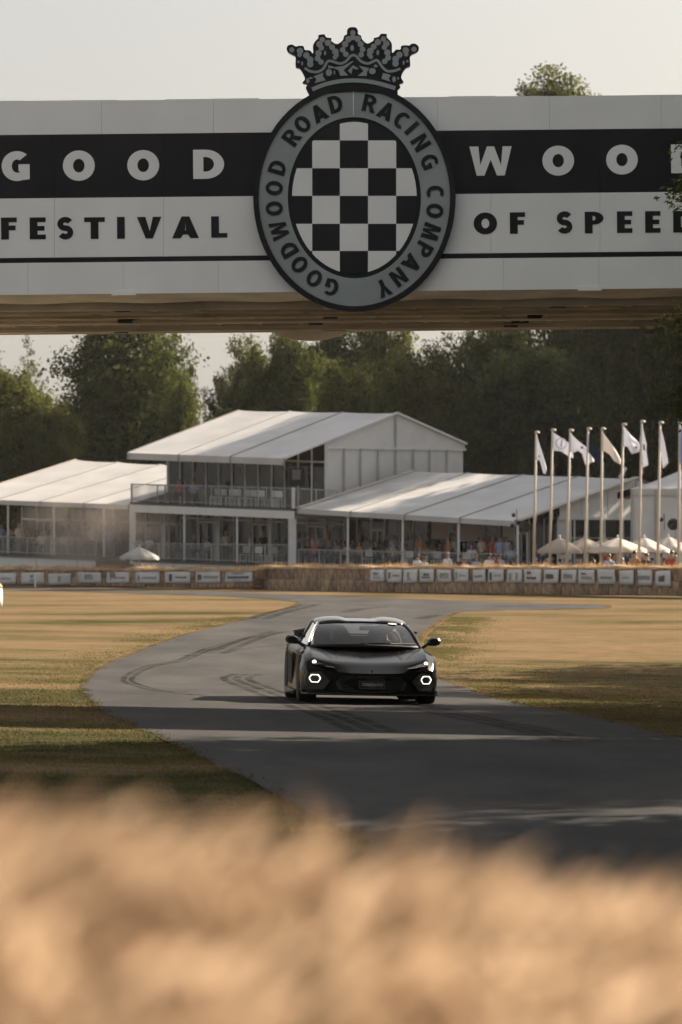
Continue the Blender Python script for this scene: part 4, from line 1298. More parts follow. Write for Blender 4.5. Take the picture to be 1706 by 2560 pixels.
# balcony
sl0, sl1 = T(334, 0, 1255), T(733, 0, 1271)
slabz = zline(sl0, sl1)
aL, aR = a_of(325, 0), a_of(737, 0)
def onslab(a, b, dz=0): p = Q(a, b); return Vector((p.x, p.y, slabz(a) + dz))
mb = MB(mo).slab(onslab(aL, 0, -.14), onslab(aR, 0, -.14), onslab(aR, 0), onslab(aL, 0), VB * 12)
mb.build('balcony_floor', M['deck_dark'], mp)
mb = MB(mo).slab(onslab(aL, -.03, -.56), onslab(aR, -.03, -.56), onslab(aR, -.03, -.145), onslab(aL, -.03, -.145), VB * .2)
mb.build('balcony_beam', M['frame_white'], mp)
MB(mo).slab(onslab(aR, 0, -.52), onslab(aR, bw + 8, -.52), onslab(aR, bw + 8, -.145), onslab(aR, 0, -.145), UA * -.15).build('balcony_beam', M['frame_white'], mp)
railing(mp, mo, onslab(aL + .05, .05), onslab(aR - .05, .05), onslab(aL + .05, .05, 1.0), onslab(aR - .05, .05, 1.08), 6)
railing(mp, mo, onslab(aR - .05, .1), onslab(aR - .05, bw), onslab(aR - .05, .1, 1.08), onslab(aR - .05, bw, 1.04), 2)
railing(mp, mo, onslab(aL + .05, .1), onslab(aL + .05, bw + 2), onslab(aL + .05, .1, 1.0), onslab(aL + .05, bw + 2, 1.0), 2)
MB(mo).beam(onslab(aR - .1, 0.0), onslab(aR - .1, 0.0, 1.12), .16).build('corner_post', M['frame_white'], mp)
# upper glazing
roofz = lambda a: lerp(e0, e1, (a - a0) / (a1 - a0)).z + (r0.z - e0.z) * bw / br - .12
glass_wall(mp, mo, a_of(420, bw), a_of(815, bw), bw, lambda a: slabz(a), roofz, 0.95, transom=.72)
MB(mo).slab(onslab(a_of(420, bw), bw), onslab(a_of(420, bw), bg), onslab(a_of(420, bw), bg, 2.6), onslab(a_of(420, bw), bw, 2.6), UA * .1).build('side_wall', M['tent_wall'], mp)
# screen on the balcony
p = T(742, bw - .5, 1192)
sc_ = MB(mo).box(p, (.85, .10, .95)).build('display_screen', M['matt_black'], mp)
MB(mo).box(p + Vector((-.02, -.07, .12)), (.45, .02, .55)).build('screen_picture', M['ink_grey'], sc_)
# ground storey
def onfloor(a, b, dz=0): p = Q(a, b); return Vector((p.x, p.y, floorL(a) + dz))
for px0, px1 in ((321, 336), (718, 737.5)):
    aa = a_of((px0 + px1) / 2, 0)
    wd = (px1 - px0) / 46.5
    MB(mo).beam(onfloor(aa, .12, -.3), onslab(aa, .12, -.56), wd, .3).build('column', M['frame_white'], mp)
for px in (461, 593):
    aa = a_of(px, .1)
    MB(mo).beam(onfloor(aa, .1), onslab(aa, .1, -.5), .11).build('post', M['frame_white'], mp)
for px, b in ((410, 2.5), (545, 2.5), (675, 2.5)):
    aa = a_of(px, b)
    MB(mo).beam(onfloor(aa, b), onslab(aa, b, -.2), .16).build('post', M['frame_white'], mp)
MB(mo).slab(onfloor(aL, 0, -.16), onfloor(aR, 0, -.16), onfloor(aR, 0), onfloor(aL, 0), VB * 11).build('terrace_floor', M['deck_dark'], mp)
railing(mp, mo, onfloor(aL + .2, .05), onfloor(aR - .2, .05), onfloor(aL + .2, .05, .85), onfloor(aR - .2, .05, 1.06), 6)
glass_wall(mp, mo, aL, aR, 4.2, lambda a: floorL(a), lambda a: slabz(a) - .15, 1.35, door_every=3, transom=.78)
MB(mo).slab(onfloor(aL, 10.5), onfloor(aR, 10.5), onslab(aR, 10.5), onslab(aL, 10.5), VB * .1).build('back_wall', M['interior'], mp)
# white skirt below the decks
def skirt(par, org, aa0, aa1, n, drop=1.5):
    for i in range(n):
        s0, s1 = lerp(aa0, aa1, i / n) + .02, lerp(aa0, aa1, (i + 1) / n) - .02
        p, q = Q(s0, .1), Q(s1, .1)
        MB(org).slab(Vector((p.x, p.y, float(gz(p.x, p.y)) - .1)), Vector((q.x, q.y, float(gz(q.x, q.y)) - .1)), onfloor(s1, .1, -.18), onfloor(s0, .1, -.18), VB * .05).build('skirt_panel', M['frame_white'], par)
skirt(mp, mo, aL + .2, aR, 4)

# ==== left pavilion
aLL = a_of(-112, 0)
lp = thing('low_pavilion', 'low white pavilion with open terrace at the left of the two storey pavilion', 'pavilion', tuple(T(100, 0, 1388)))
lo = lp.location
le0, le1 = T(-112, 0, 1246), T(322, 0, 1262)
blr = b_of(190, aLL)
lr0 = TA(aLL, blr, 1150); lr1 = TA(a_of(322, 0), blr, 0); lr1.z = T(420, blr, 1157).z - .02 * ((lr1 - T(420, blr, 1157)).length)
roof_bays(lp, lo, le0, le1, lr0, lr1, 4, fascia=.26)
bl2 = blr * 1.9
roof_bays(lp, lo, TA(aLL, bl2, 1230), TA(a_of(322, 0), bl2, 1240), lr0, lr1, 4, fascia=0)
MB(lo).beam(le0, lr0, .12, .14).build('verge_trim', M['canvas_cream'], lp)
for px in (-110, 20, 135, 260):
    aa = a_of(px, .1)
    MB(lo).beam(onfloor(aa, .1, -.2), T(px, .1, 1254 + px * .03) , .10).build('post', M['frame_white'], lp)
aM = a_of(320, 0)
MB(lo).slab(onfloor(aLL, 0, -.18), onfloor(aM, 0, -.18), onfloor(aM, 0), onfloor(aLL, 0), VB * 12).build('terrace_floor', M['deck_dark'], lp)
railing(lp, lo, onfloor(aLL, .05), onfloor(a_of(190, .05), .05), onfloor(aLL, .05, .95), onfloor(a_of(190, .05), .05, .95), 5)
railing(lp, lo, onfloor(a_of(190, .05), .05), onfloor(a_of(240, .05), .05), onfloor(a_of(190, .05), .05, .95), onfloor(a_of(240, .05), .05, .95), 1)
skirt(lp, lo, aLL, a_of(190, 0), 3); skirt(lp, lo, a_of(190, 0) + .02, a_of(236, 0), 1)
ztop = lambda a: floorL(a) + 2.7
glass_wall(lp, lo, aLL, aM, 5.5, lambda a: floorL(a), ztop, 1.3, door_every=4, transom=.74)
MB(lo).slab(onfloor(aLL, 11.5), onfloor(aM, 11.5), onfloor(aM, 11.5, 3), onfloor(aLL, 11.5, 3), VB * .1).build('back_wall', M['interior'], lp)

# ==== right pavilion
aR0 = a_of(745, 0); aR1 = a_of(1292, 0)
rp = thing('wide_pavilion', 'wide low grey shaded pavilion at the right of the two storey pavilion', 'pavilion', tuple(T(1000, 0, 1415)))
ro_ = rp.location
re0, re1 = T(745, 0, 1271), T(1292, 0, 1303)
brr = b_of(1590, aR1)
rr1 = TA(aR1, brr, 1196)
rr0 = T(1036, b_of(1036, aR0), 1178)
roof_bays(rp, ro_, re0, re1, rr0, rr1, 4, fascia=.28)
brb = brr * 1.9
rb1 = TA(aR1, brb, 1280); rb0 = TA(aR0, brb, 1260)
roof_bays(rp, ro_, rb0, rb1, rr0, rr1, 4, fascia=0)
MB(ro_).beam(re1 + Vector((0, 0, .04)) + UA * .08, rr1 + Vector((0, 0, .04)) + UA * .08, .42, .10).build('verge_trim', M['canvas_cream'], rp)  # broad cream colour stands for sunlight along this verge
MB(ro_).beam(re0 + Vector((0, 0, .04)), rr0 + Vector((0, 0, .04)), .34, .06).build('verge_trim', M['canvas_cream'], rp)  # cream again paints the sunlit streak on the left rake
MB(ro_).beam(lerp(rr0, rr1, .93), lerp(rr0, rr1, .93) + Vector((.35, 0, .55)), .22, .16).build('roof_vent', M['frame_white'], rp)
zfR = zline(T(745, 0, 1413), T(1292, 0, 1428))
def onfR(a, b, dz=0): p = Q(a, b); return Vector((p.x, p.y, zfR(a) + dz))
for px in (870, 1007, 1147, 1295):
    aa = a_of(px, .1)
    MB(ro_).beam(onfR(aa, .1), T(px, .1, 1281 + (px - 745) * .0585), .12).build('post', M['frame_white'], rp)
MB(ro_).slab(onfR(aR0, 0, -.16), onfR(aR1, 0, -.16), onfR(aR1, 0), onfR(aR0, 0), VB * 13).build('terrace_floor', M['deck_dark'], rp)
railing(rp, ro_, onfR(aR0, .05), onfR(aR1, .05), onfR(aR0, .05, .85), onfR(aR1, .05, .85), 10)
glass_wall(rp, ro_, aR0, aR1, 5.0, lambda a: zfR(a), lambda a: zfR(a) + 2.75, 1.0, door_every=5)
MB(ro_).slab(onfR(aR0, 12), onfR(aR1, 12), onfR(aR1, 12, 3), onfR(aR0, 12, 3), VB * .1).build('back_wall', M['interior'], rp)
for px, py, w in ((1100, 1325, .9), (1162, 1332, .8), (1192, 1330, .5), (1275, 1328, .75)):
    p = T(px, 3.2, py)
    MB(ro_).box(p, (w, .04, .95)).build('hanging_curtain', M['canvas_cream'], rp)
# gable wall facing right, with its dark windows
def gR(px, py): return T(px, b_of(px, aR1), py)
def gpt(px, py):
    b = b_of(px, aR1)
    p = Q(aR1, b); return Vector((p.x, p.y, EYE + (YH - py) / F * p.y))
yr = lambda px: lerp(1303, 1196, (px - 1292) / (1590 - 1292)) if px <= 1590 else 1196 + (px - 1590) * .36
xs_ = [1400, 1455, 1520, 1590, 1660, 1740, 1830]
for x0, x1 in zip(xs_[:-1], xs_[1:]):
    MB(ro_).slab(gpt(x0 + 1, 1291), gpt(x1 - 1, 1292), gpt(x1 - 1, yr(x1) + 4), gpt(x0 + 1, yr(x0) + 4), UA * -.05).build('gable_panel', M['tent_wall'], rp)
MB(ro_).beam(gpt(1395, 1295) + UA * .04, gpt(1830, 1297) + UA * .04, .10, .18).build('gable_rail', M['frame_white'], rp)
xs_ = [1425, 1468, 1510, 1556, 1602, 1650]
for x0, x1 in zip(xs_[:-1], xs_[1:]):
    MB(ro_).slab(gpt(x0 + 2, 1415), gpt(x1 - 2, 1415), gpt(x1 - 2, 1301), gpt(x0 + 2, 1301), UA * -.04).build('window_pane', M['pane'], rp)
    MB(ro_).beam(gpt(x0, 1415) + UA * .03, gpt(x0, 1297) + UA * .03, .14).build('window_frame', M['frame_white'], rp)
    MB(ro_).beam(gpt(x0, 1345) + UA * .03, gpt(x1, 1345) + UA * .03, .05).build('window_frame', M['frame_grey'], rp)
MB(ro_).slab(gpt(1395, 1415), gpt(1423, 1415), gpt(1423, 1297), gpt(1395, 1297), UA * -.05).build('wall_panel', M['tent_wall'], rp)
MB(ro_).slab(gpt(1655, 1415), gpt(1830, 1415), gpt(1830, 1301), gpt(1655, 1301), UA * -.05).build('wall_panel', M['tent_wall'], rp)

# ==== small marquee at the right edge
dm = 190.0
sm = thing('small_marquee', 'small white marquee with hipped roof at the right edge', 'marquee', tuple(P(1640, 1415, dm)))
so = sm.location
c0, c1 = P(1577, 1222, dm), P(1850, 1222, dm)
apx_ = P(1720, 1168, dm + 4.5)
b0_, b1_ = c0 + Vector((0, 9, .1)), c1 + Vector((0, 9, .1))
for A, Bq in ((c0, c1), (b0_, c0), (c1, b1_), (b1_, b0_)):
    rows = []
    for v in np.linspace(0, 1, 7):
        rows.append([lerp(lerp(A, Bq, u), apx_, v) - Vector((0, 0, .10 * math.sin(math.pi * v))) for u in np.linspace(0, 1, 6)])
    MB(so).grid(rows).build('roof_panel', M['tent_white'], sm, True)
    MB(so).slab(A + Vector((0, 0, -.32)), Bq + Vector((0, 0, -.32)), Bq, A, (0, .04, 0)).build('valance', M['tent_white'], sm)
for px in (1580, 1641, 1760, 1847):
    MB(so).beam(P(px, 1420, dm), P(px, 1225, dm), .10).build('post', M['frame_grey'], sm)
for x0, x1 in ((1583, 1639), (1644, 1757)):
    MB(so).slab(P(x0, 1415, dm + .1), P(x1, 1415, dm + .1), P(x1, 1238, dm + .1), P(x0, 1238, dm + .1), (0, .04, 0)).build('wall_panel', M['tent_wall'], sm)

# ------------------------------------------------------------------ straw bale barrier
def bale_variant(seed, w, d, h, m):
    r = random.Random(seed)
    bm = bmesh.new()
    bmesh.ops.create_cube(bm, size=1.0)
    for v in bm.verts: v.co = Vector((v.co.x * w, v.co.y * d, v.co.z * h))
    bmesh.ops.bevel(bm, geom=bm.edges[:], offset=.03, segments=1, affect='EDGES')
    bmesh.ops.subdivide_edges(bm, edges=[e for e in bm.edges if e.calc_length() > .2], cuts=1, use_grid_fill=True)
    for v in bm.verts: v.co += Vector((r.uniform(-.018, .018), r.uniform(-.025, .025), r.uniform(-.015, .015)))
    me = bpy.data.meshes.new('straw_bale')
    bm.to_mesh(me); bm.free()
    me.materials.append(m)
    return me
mats3 = [M['straw'], M['straw2'], M['straw3'], M['straw'], M['straw2']]
bigv = [bale_variant(i, .705, .9, .60, mats3[i]) for i in range(5)]
lowv = [bale_variant(20 + i, .74, .8, .46, mats3[i]) for i in range(5)]
def wall_line(p0, p1, step, variants, courses, ch, label, group, z0f):
    L = (p1 - p0).length
    n = int(L / step)
    d = (p1 - p0) / L
    ang = math.atan2(d.y, d.x)
    for c in range(courses):
        for i in range(n):
            t = (i + .5 + (0.5 if c % 2 else 0)) * step
            p = p0 + d * t
            o = link('straw_bale', random.choice(variants))
            o.location = (p.x + random.uniform(-.02, .02), p.y + random.uniform(-.04, .04), z0f(p) + ch * (c + .5))
            o.rotation_euler = (random.uniform(-.015, .015), random.uniform(-.015, .015), ang + random.uniform(-.03, .03))
            tag(o, label.replace('bale in', 'bale of the ' + ('bottom' if c == 0 else 'upper') + ' course in'), 'straw bale', group + (', bottom course' if c == 0 else ', upper course'))
def on_ground(px, py):
    return ground_hit(px, py)
WL0, WL1 = P(-70, 0, 207), P(668, 0, 188)
WR0, WR1 = P(652, 0, 189.5), P(1800, 0, 160)
def wz(px_base0, py0, px1, py1):
    return None
zl0, zl1 = P(0, 1463, 205).z, P(640, 1470, 188.7).z
zr0, zr1 = P(700, 1478, 188).z, P(1700, 1489, 162.6).z
zfl = lambda p: zl0 + (zl1 - zl0) * (p.x - P(0, 0, 205).x) / (P(640, 0, 188.7).x - P(0, 0, 205).x)
zfr = lambda p: zr0 + (zr1 - zr0) * (p.x - P(700, 0, 188).x) / (P(1700, 0, 162.6).x - P(700, 0, 188).x)
for w in (WL0, WL1, WR0, WR1): w.z = 0
wall_line(WL0, WL1, .72, lowv, 2, .44, 'brown straw bale in the low left run of the barrier', 'straw bales of the left barrier run', zfl)
wall_line(WR0, WR1, .68, bigv, 2, .58, 'brown straw bale in the tall right run of the barrier', 'straw bales of the right barrier run', zfr)
# golden loose straw along the top
def loose_top(p0, p1, z0f, h, name, n):
    d = (p1 - p0); L = d.length; d = d / L
    nn = Vector((-d.y, d.x, 0))
    t = rng.random(n) * L
    w = rng.normal(0, .26, n)
    base = np.array([[p0.x + d.x * a + nn.x * b, p0.y + d.y * a + nn.y * b] for a, b in zip(t, w)])
    hump = 0.05 * np.sin(t * 1.7) + 0.04 * np.sin(t * 4.1 + 1)
    z = np.array([z0f(Vector((b[0], b[1], 0))) for b in base]) + h + np.maximum(0, .10 + hump - w * w * .5) * rng.random(n)
    ang = rng.random(n) * 2 * np.pi
    ln = .10 + .18 * rng.random(n)
    tz = rng.normal(0, .45, n)
    dirv = np.stack([np.cos(ang), np.sin(ang), tz], 1) * ln[:, None]
    side = np.stack([-np.sin(ang), np.cos(ang), np.zeros(n)], 1) * .012
    c = np.stack([base[:, 0], base[:, 1], z], 1)
    V = np.stack([c - side, c + side, c + dirv + side * .3, c + dirv - side * .3], 1).reshape(-1, 3)
    o = link(name, np_mesh(name, V, 4), None, M['loose'])
    mb = MB()
    rows = []
    for k in range(int(L / .4) + 1):
        q = p0 + d * (k * .4)
        zz = z0f(q) + h - .02
        hh = .09 + .04 * math.sin(k * .9) + .03 * math.sin(k * .37)
        rows.append([tuple(q + nn * s + Vector((0, 0, zz + hh * f))) for s, f in ((-.5, -.5), (-.47, .3), (-.25, .9), (0, 1.05), (.25, .9), (.47, .3), (.5, -.5))])
    o2 = mb.grid(rows).build('straw_capping', M['straw_cap'], None, True)
    tag(o2, None, None, kind='stuff'); o2['label'] = 'continuous golden straw capping laid along the bale barrier'
    tag(o, kind='stuff'); o['label'] = 'loose golden straw strewn over the bale barrier top'
M['straw_cap'] = mat('straw_capping', (0.40, 0.27, 0.15), 0.9, var=0.3, scale=3, bump=0.9, bscale=18)
loose_top(WL0, WL1, zfl, .88, 'loose_straw', 9000)
loose_top(WR0, WR1, zfr, 1.16, 'loose_straw', 12000)

# banners on the bales
def banner(x0, x1, y0, y1, run, marks, label):
    p0, p1, zf = (WL0, WL1, zfl) if run == 'L' else (WR0, WR1, zfr)
    def hit(px):
        k = (px - 853) / F; d = p1 - p0
        t = (k * p0.y - p0.x) / (d.x - k * d.y)
        return p0 + d * t
    A, Bq = hit(x0), hit(x1)
    d = (Bq - A).normalized(); nrm = Vector((d.y, -d.x, 0))
    offs = nrm * (.46 if run == 'L' else .53)
    sc = lambda p, py: EYE + (YH - py) / F * (p + offs).y
    j = lambda: random.uniform(-.025, .025)
    cor = [A + offs + Vector((j(), 0, sc(A, y1) + j())), Bq + offs + Vector((j(), 0, sc(Bq, y1) + j())), Bq + offs + Vector((j(), 0, sc(Bq, y0) + j())), A + offs + Vector((j(), 0, sc(A, y0) + j()))]
    c = (cor[0] + cor[2]) / 2
    t = thing('barrier_banner', label, 'banner', tuple(c), 'advertising banners pinned to the straw bales')
    rows = []
    for v in np.linspace(0, 1, 5):
        rows.append([lerp(lerp(cor[0], cor[1], u), lerp(cor[3], cor[2], u), v) + nrm * (.015 * math.sin(6 * u + 3 * v + x0)) for u in np.linspace(0, 1, 6)])
    o = bpy.data.objects.new('tmpb', MB(c).grid(rows).mesh('cloth', True)); col.objects.link(o)
    sd = o.modifiers.new('s', 'SOLIDIFY'); sd.thickness = .012
    link('cloth', evaluated(o, 'cloth'), t, M['banner'])
    ux = (cor[1] - cor[0]); uz = (cor[3] - cor[0])
    for mk in marks:
        if mk[0] == 'T':                            # lettering
            _, txt, u, v, h, ink = mk
            mt = Matrix.Translation(lerp(lerp(cor[0], cor[1], u), lerp(cor[3], cor[2], u), v) + nrm * .035 - c) @ Matrix.Rotation(math.atan2(d.y, d.x), 4, 'Z') @ UP
            font_flat('banner_lettering', txt, h, M[ink], t, mt, 0, .012, 1.0)
        else:                                        # blurred block of print
            _, u0, u1, v0, v1, ink, n = mk
            mb = MB(c)
            r = random.Random(x0 + u0)
            u = u0
            for k in range(n):
                a = u0 + (u1 - u0) * (k + .08) / n; b = u0 + (u1 - u0) * (k + .86) / n
                lo_v = v0 + (v1 - v0) * r.uniform(0, .12); hi_v = v1 - (v1 - v0) * r.uniform(0, .25)
                f = lambda uu, vv: lerp(lerp(cor[0], cor[1], uu), lerp(cor[3], cor[2], uu), vv) + nrm * .034
                sk_ = (b - a) * .25
                mb.add([f(a, lo_v), f(b, lo_v), f(b + sk_ * .3, hi_v), f(a + sk_ * .3, hi_v), f(a, lo_v) + nrm * .004, f(b, lo_v) + nrm * .004, f(b + sk_ * .3, hi_v) + nrm * .004, f(a + sk_ * .3, hi_v) + nrm * .004],
                       [(3, 2, 1, 0), (4, 5, 6, 7), (0, 1, 5, 4), (1, 2, 6, 5), (2, 3, 7, 6), (3, 0, 4, 7)])
            mb.build('printed_mark', M[ink], t)
LB = [(2, 57, 1432, 1459, [('B', .35, .75, .42, .58, 'ink_grey', 6)], 'wide white banner nearest the left edge with pale grey print'),
      (70, 128, 1431, 1459, [('B', .42, .58, .55, .85, 'ink_grey', 2), ('B', .40, .62, .18, .40, 'ink_grey', 3)], 'white banner with a small two part mark in its middle'),
      (139, 194, 1434, 1461, [('B', .44, .56, .2, .8, 'ink_grey', 1)], 'white banner with a single narrow upright mark'),
      (212, 271, 1431, 1459, [('T', 'BYD', .5, .55, .36, 'ink_grey')], 'wide left run banner with three pale capital letters'),
      (284, 341, 1430, 1458, [('B', .16, .22, .25, .75, 'ink_grey', 1), ('B', .32, .85, .42, .58, 'ink_grey', 7)], 'white banner veiled in dust with a thin mark and one line of print'),
      (356, 416, 1429, 1458, [('B', .12, .2, .2, .8, 'ink_grey', 1), ('B', .3, .9, .38, .58, 'ink_grey', 7)], 'white banner with a narrow crest and line of print left of the black crest'),
      (430, 493, 1429, 1458, [('B', .18, .32, .15, .9, 'ink', 1), ('B', .45, .88, .42, .58, 'ink', 6)], 'white banner with a bold black upright crest and short line of print'),
      (509, 569, 1428, 1457, [('B', .07, .25, .22, .78, 'ink', 2), ('B', .33, .93, .4, .6, 'ink_grey', 8)], 'white banner with a round dark mark and grey lettering'),
      (581, 649, 1426, 1456, [('B', .25, .72, .68, .84, 'ink_grey', 6), ('B', .10, .90, .30, .56, 'ink', 11), ('B', .30, .6, .14, .22, 'ink_grey', 4)], 'widest white banner with a dense script line, last before the bare bales')]
RB = [(950, 984, 1423, 1456, [('B', .2, .6, .55, .8, 'ink_grey', 3), ('B', .2, .75, .3, .42, 'ink_grey', 5)], 'square white banner with faint two line print, first right of the bare bales'),
      (992, 1028, 1424, 1456, [('B', .12, .26, .25, .8, 'ink', 1), ('B', .4, .85, .45, .62, 'ink_grey', 5)], 'square banner with dark crest at left and small faint print, second of right run'),
      (1032, 1067, 1424, 1457, [('B', .3, .42, .35, .85, 'ink_grey', 1), ('B', .3, .55, .2, .35, 'ink_grey', 2)], 'square banner with one grey monogram'),
      (1072, 1108, 1424, 1456, [('B', .3, .72, .5, .72, 'ink', 3), ('B', .2, .8, .3, .45, 'ink', 7)], 'square banner with bold black two line print'),
      (1117, 1152, 1424, 1456, [('T', 'BYD', .5, .5, .34, 'ink_grey')], 'square right run banner with three wide grey letters'),
      (1160, 1195, 1423, 1456, [('B', .12, .22, .2, .8, 'ink_grey', 1), ('B', .35, .85, .45, .58, 'ink_grey', 6)], 'square banner with thin wreath mark at left beside grey print'),
      (1206, 1238, 1423, 1456, [('B', .12, .75, .38, .6, 'ink_grey', 5)], 'narrow square banner with one grey slanted word'),
      (1245, 1283, 1423, 1456, [('B', .10, .26, .15, .88, 'ink', 1), ('B', .42, .85, .45, .6, 'ink_grey', 5)], 'square banner with tall black crest on its left half'),
      (1291, 1329, 1423, 1457, [('B', .16, .30, .2, .85, 'ink_grey', 1), ('B', .6, .74, .2, .85, 'ink_grey', 1)], 'square banner with two upright marks side by side'),
      (1335, 1376, 1423, 1458, [('B', .2, .45, .66, .9, 'ink', 2), ('B', .18, .75, .28, .5, 'ink', 6)], 'square banner with small black block over a black word'),
      (1385, 1420, 1423, 1458, [('B', .15, .72, .3, .7, 'ink', 5)], 'square banner with one large bold black word, left of its grey twin'),
      (1428, 1465, 1424, 1458, [('B', .15, .78, .32, .7, 'ink_grey', 5)], 'slanted square banner with one large blurred grey word'),
      (1470, 1511, 1424, 1460, [('B', .2, .48, .62, .8, 'ink', 3), ('B', .2, .85, .3, .55, 'ink_grey', 7)], 'square banner with a black bar above fine grey print'),
      (1520, 1563, 1424, 1461, [('B', .15, .85, .34, .55, 'ink_grey', 8)], 'wide square banner with one long grey word and dot above'),
      (1574, 1609, 1425, 1462, [('B', .25, .75, .42, .55, 'ink_grey', 5)], 'square banner almost blank with a faint short word'),
      (1619, 1655, 1425, 1463, [('B', .06, .9, .35, .65, 'ink_grey', 6)], 'square banner with large grey script filling its width'),
      (1664, 1701, 1427, 1466, [('B', .22, .62, .28, .7, 'ink', 3)], 'square banner with a slanted black emblem nearest the right edge')]
for x0, x1, y0, y1, mk, lb in LB: banner(x0, x1, y0, y1, 'L', mk, lb)
for x0, x1, y0, y1, mk, lb in RB: banner(x0, x1, y0, y1, 'R', mk, lb)

# white wrapped bale at the left edge of the infield
g = ground_hit(-18, 1516)
wb = thing('wrapped_bale', 'white wrapped straw bale with golden top at the left picture edge', 'straw bale', tuple(g))
hh = 60 / F * g.y
MB(g).lathe([(.36, 0), (.37, hh * .3), (.36, hh * .72), (.33, hh * .75)], g, 16).build('wrapping', M['white_plastic'], wb, True)
MB(g).lathe([(.35, hh * .74), (.36, hh * .84), (.28, hh * .96), (.1, hh)], g, 16).build('straw_top', M['straw3'], wb, True)
# small white marker post before the left banners
g = ground_hit(88, 1468); g2 = P(88, 1441, g.y)
mk_ = thing('marker_post', 'small white marker post at the verge before the left banners', 'post', tuple(g))
MB(g).beam(g, g2, .09).build('post', M['white_plastic'], mk_)
MB(g).box(g2, (.16, .05, .12)).build('post_cap', M['white_plastic'], mk_)

# ------------------------------------------------------------------ flagpoles and flags
FL = [(1341, 1335, 1083, 1.0, 'white'), (1382, 1375, 1077, 1.0, 'white'), (1426, 1417, 1078, 1.0, 'white'), (1471, 1463, 1074, 1.0, 'blue'), (1506, 1503, 1074, 1.0, 'cream'),
      (1559, 1551, 1063, 1.0, 'white'), (1605, 1598, 1056, 1.0, 'white'), (1651, 1645, 1059, 1.0, 'white'), (1700, 1697, 1058, 1.0, 'bluewhite')]
# silhouettes of each flag, photograph pixels, starting at the pole top
FS = [[(1342, 1086), (1353, 1122), (1367, 1170), (1364, 1186), (1358, 1184), (1350, 1152), (1342, 1150)],
      [(1384, 1081), (1400, 1092), (1420, 1107), (1432, 1125), (1433, 1147), (1424, 1144), (1405, 1129), (1384, 1126)],
      [(1427, 1083), (1446, 1103), (1468, 1121), (1483, 1140), (1485, 1155), (1463, 1163), (1455, 1135), (1446, 1127), (1432, 1133), (1426, 1126)],
      [(1472, 1081), (1484, 1107), (1500, 1140), (1514, 1172), (1507, 1168), (1493, 1158), (1471, 1128)],
      [(1508, 1081), (1524, 1104), (1541, 1128), (1553, 1150), (1551, 1162), (1535, 1154), (1522, 1135), (1507, 1125)],
      [(1562, 1068), (1578, 1088), (1597, 1105), (1602, 1116), (1598, 1130), (1579, 1136), (1569, 1117), (1554, 1116)],
      [(1607, 1061), (1612, 1090), (1617, 1110), (1616, 1130), (1621, 1163), (1609, 1169), (1602, 1130), (1600, 1098)],
      [(1652, 1064), (1662, 1104), (1671, 1158), (1658, 1172), (1652, 1128), (1647, 1100)],
      [(1701, 1063), (1722, 1092), (1748, 1120), (1746, 1155), (1722, 1150), (1700, 1160)]]
FLAB = ['narrow white flag drooping from the leftmost pole', 'white flag with a grey round emblem spread in the wind', 'white flag with a small black mark, left of the navy flag', 'navy blue flag drooping between white flags',
        'off white flag hanging folded just right of the navy flag', 'broad white flag blown right toward the tallest pole', 'long white flag with dark lettering hanging straight down', 'plain narrow white flag, second from the right edge', 'blue and white flag at the right edge']
M['flag_white'] = flag_mat('flag_white', (0.74, 0.76, 0.83)); M['flag_cream'] = flag_mat('flag_cream', (0.70, 0.67, 0.65)); M['flag_blue'] = flag_mat('flag_blue', (0.02, 0.035, 0.085)); M['flag_bw'] = flag_mat('flag_bw', (0.30, 0.36, 0.58))
PLAB = ['leftmost and shortest pale flagpole behind the straw barrier', 'pale flagpole flying the flag with a round emblem', 'pale flagpole flying the white flag with a black mark', 'pale flagpole flying the navy flag', 'pale flagpole flying the folded flag right of the navy one',
        'pale flagpole flying the broad white flag', 'tallest pale flagpole with a long straight hanging flag', 'pale flagpole second from the right edge', 'pale flagpole at the right edge with blue and white flag']
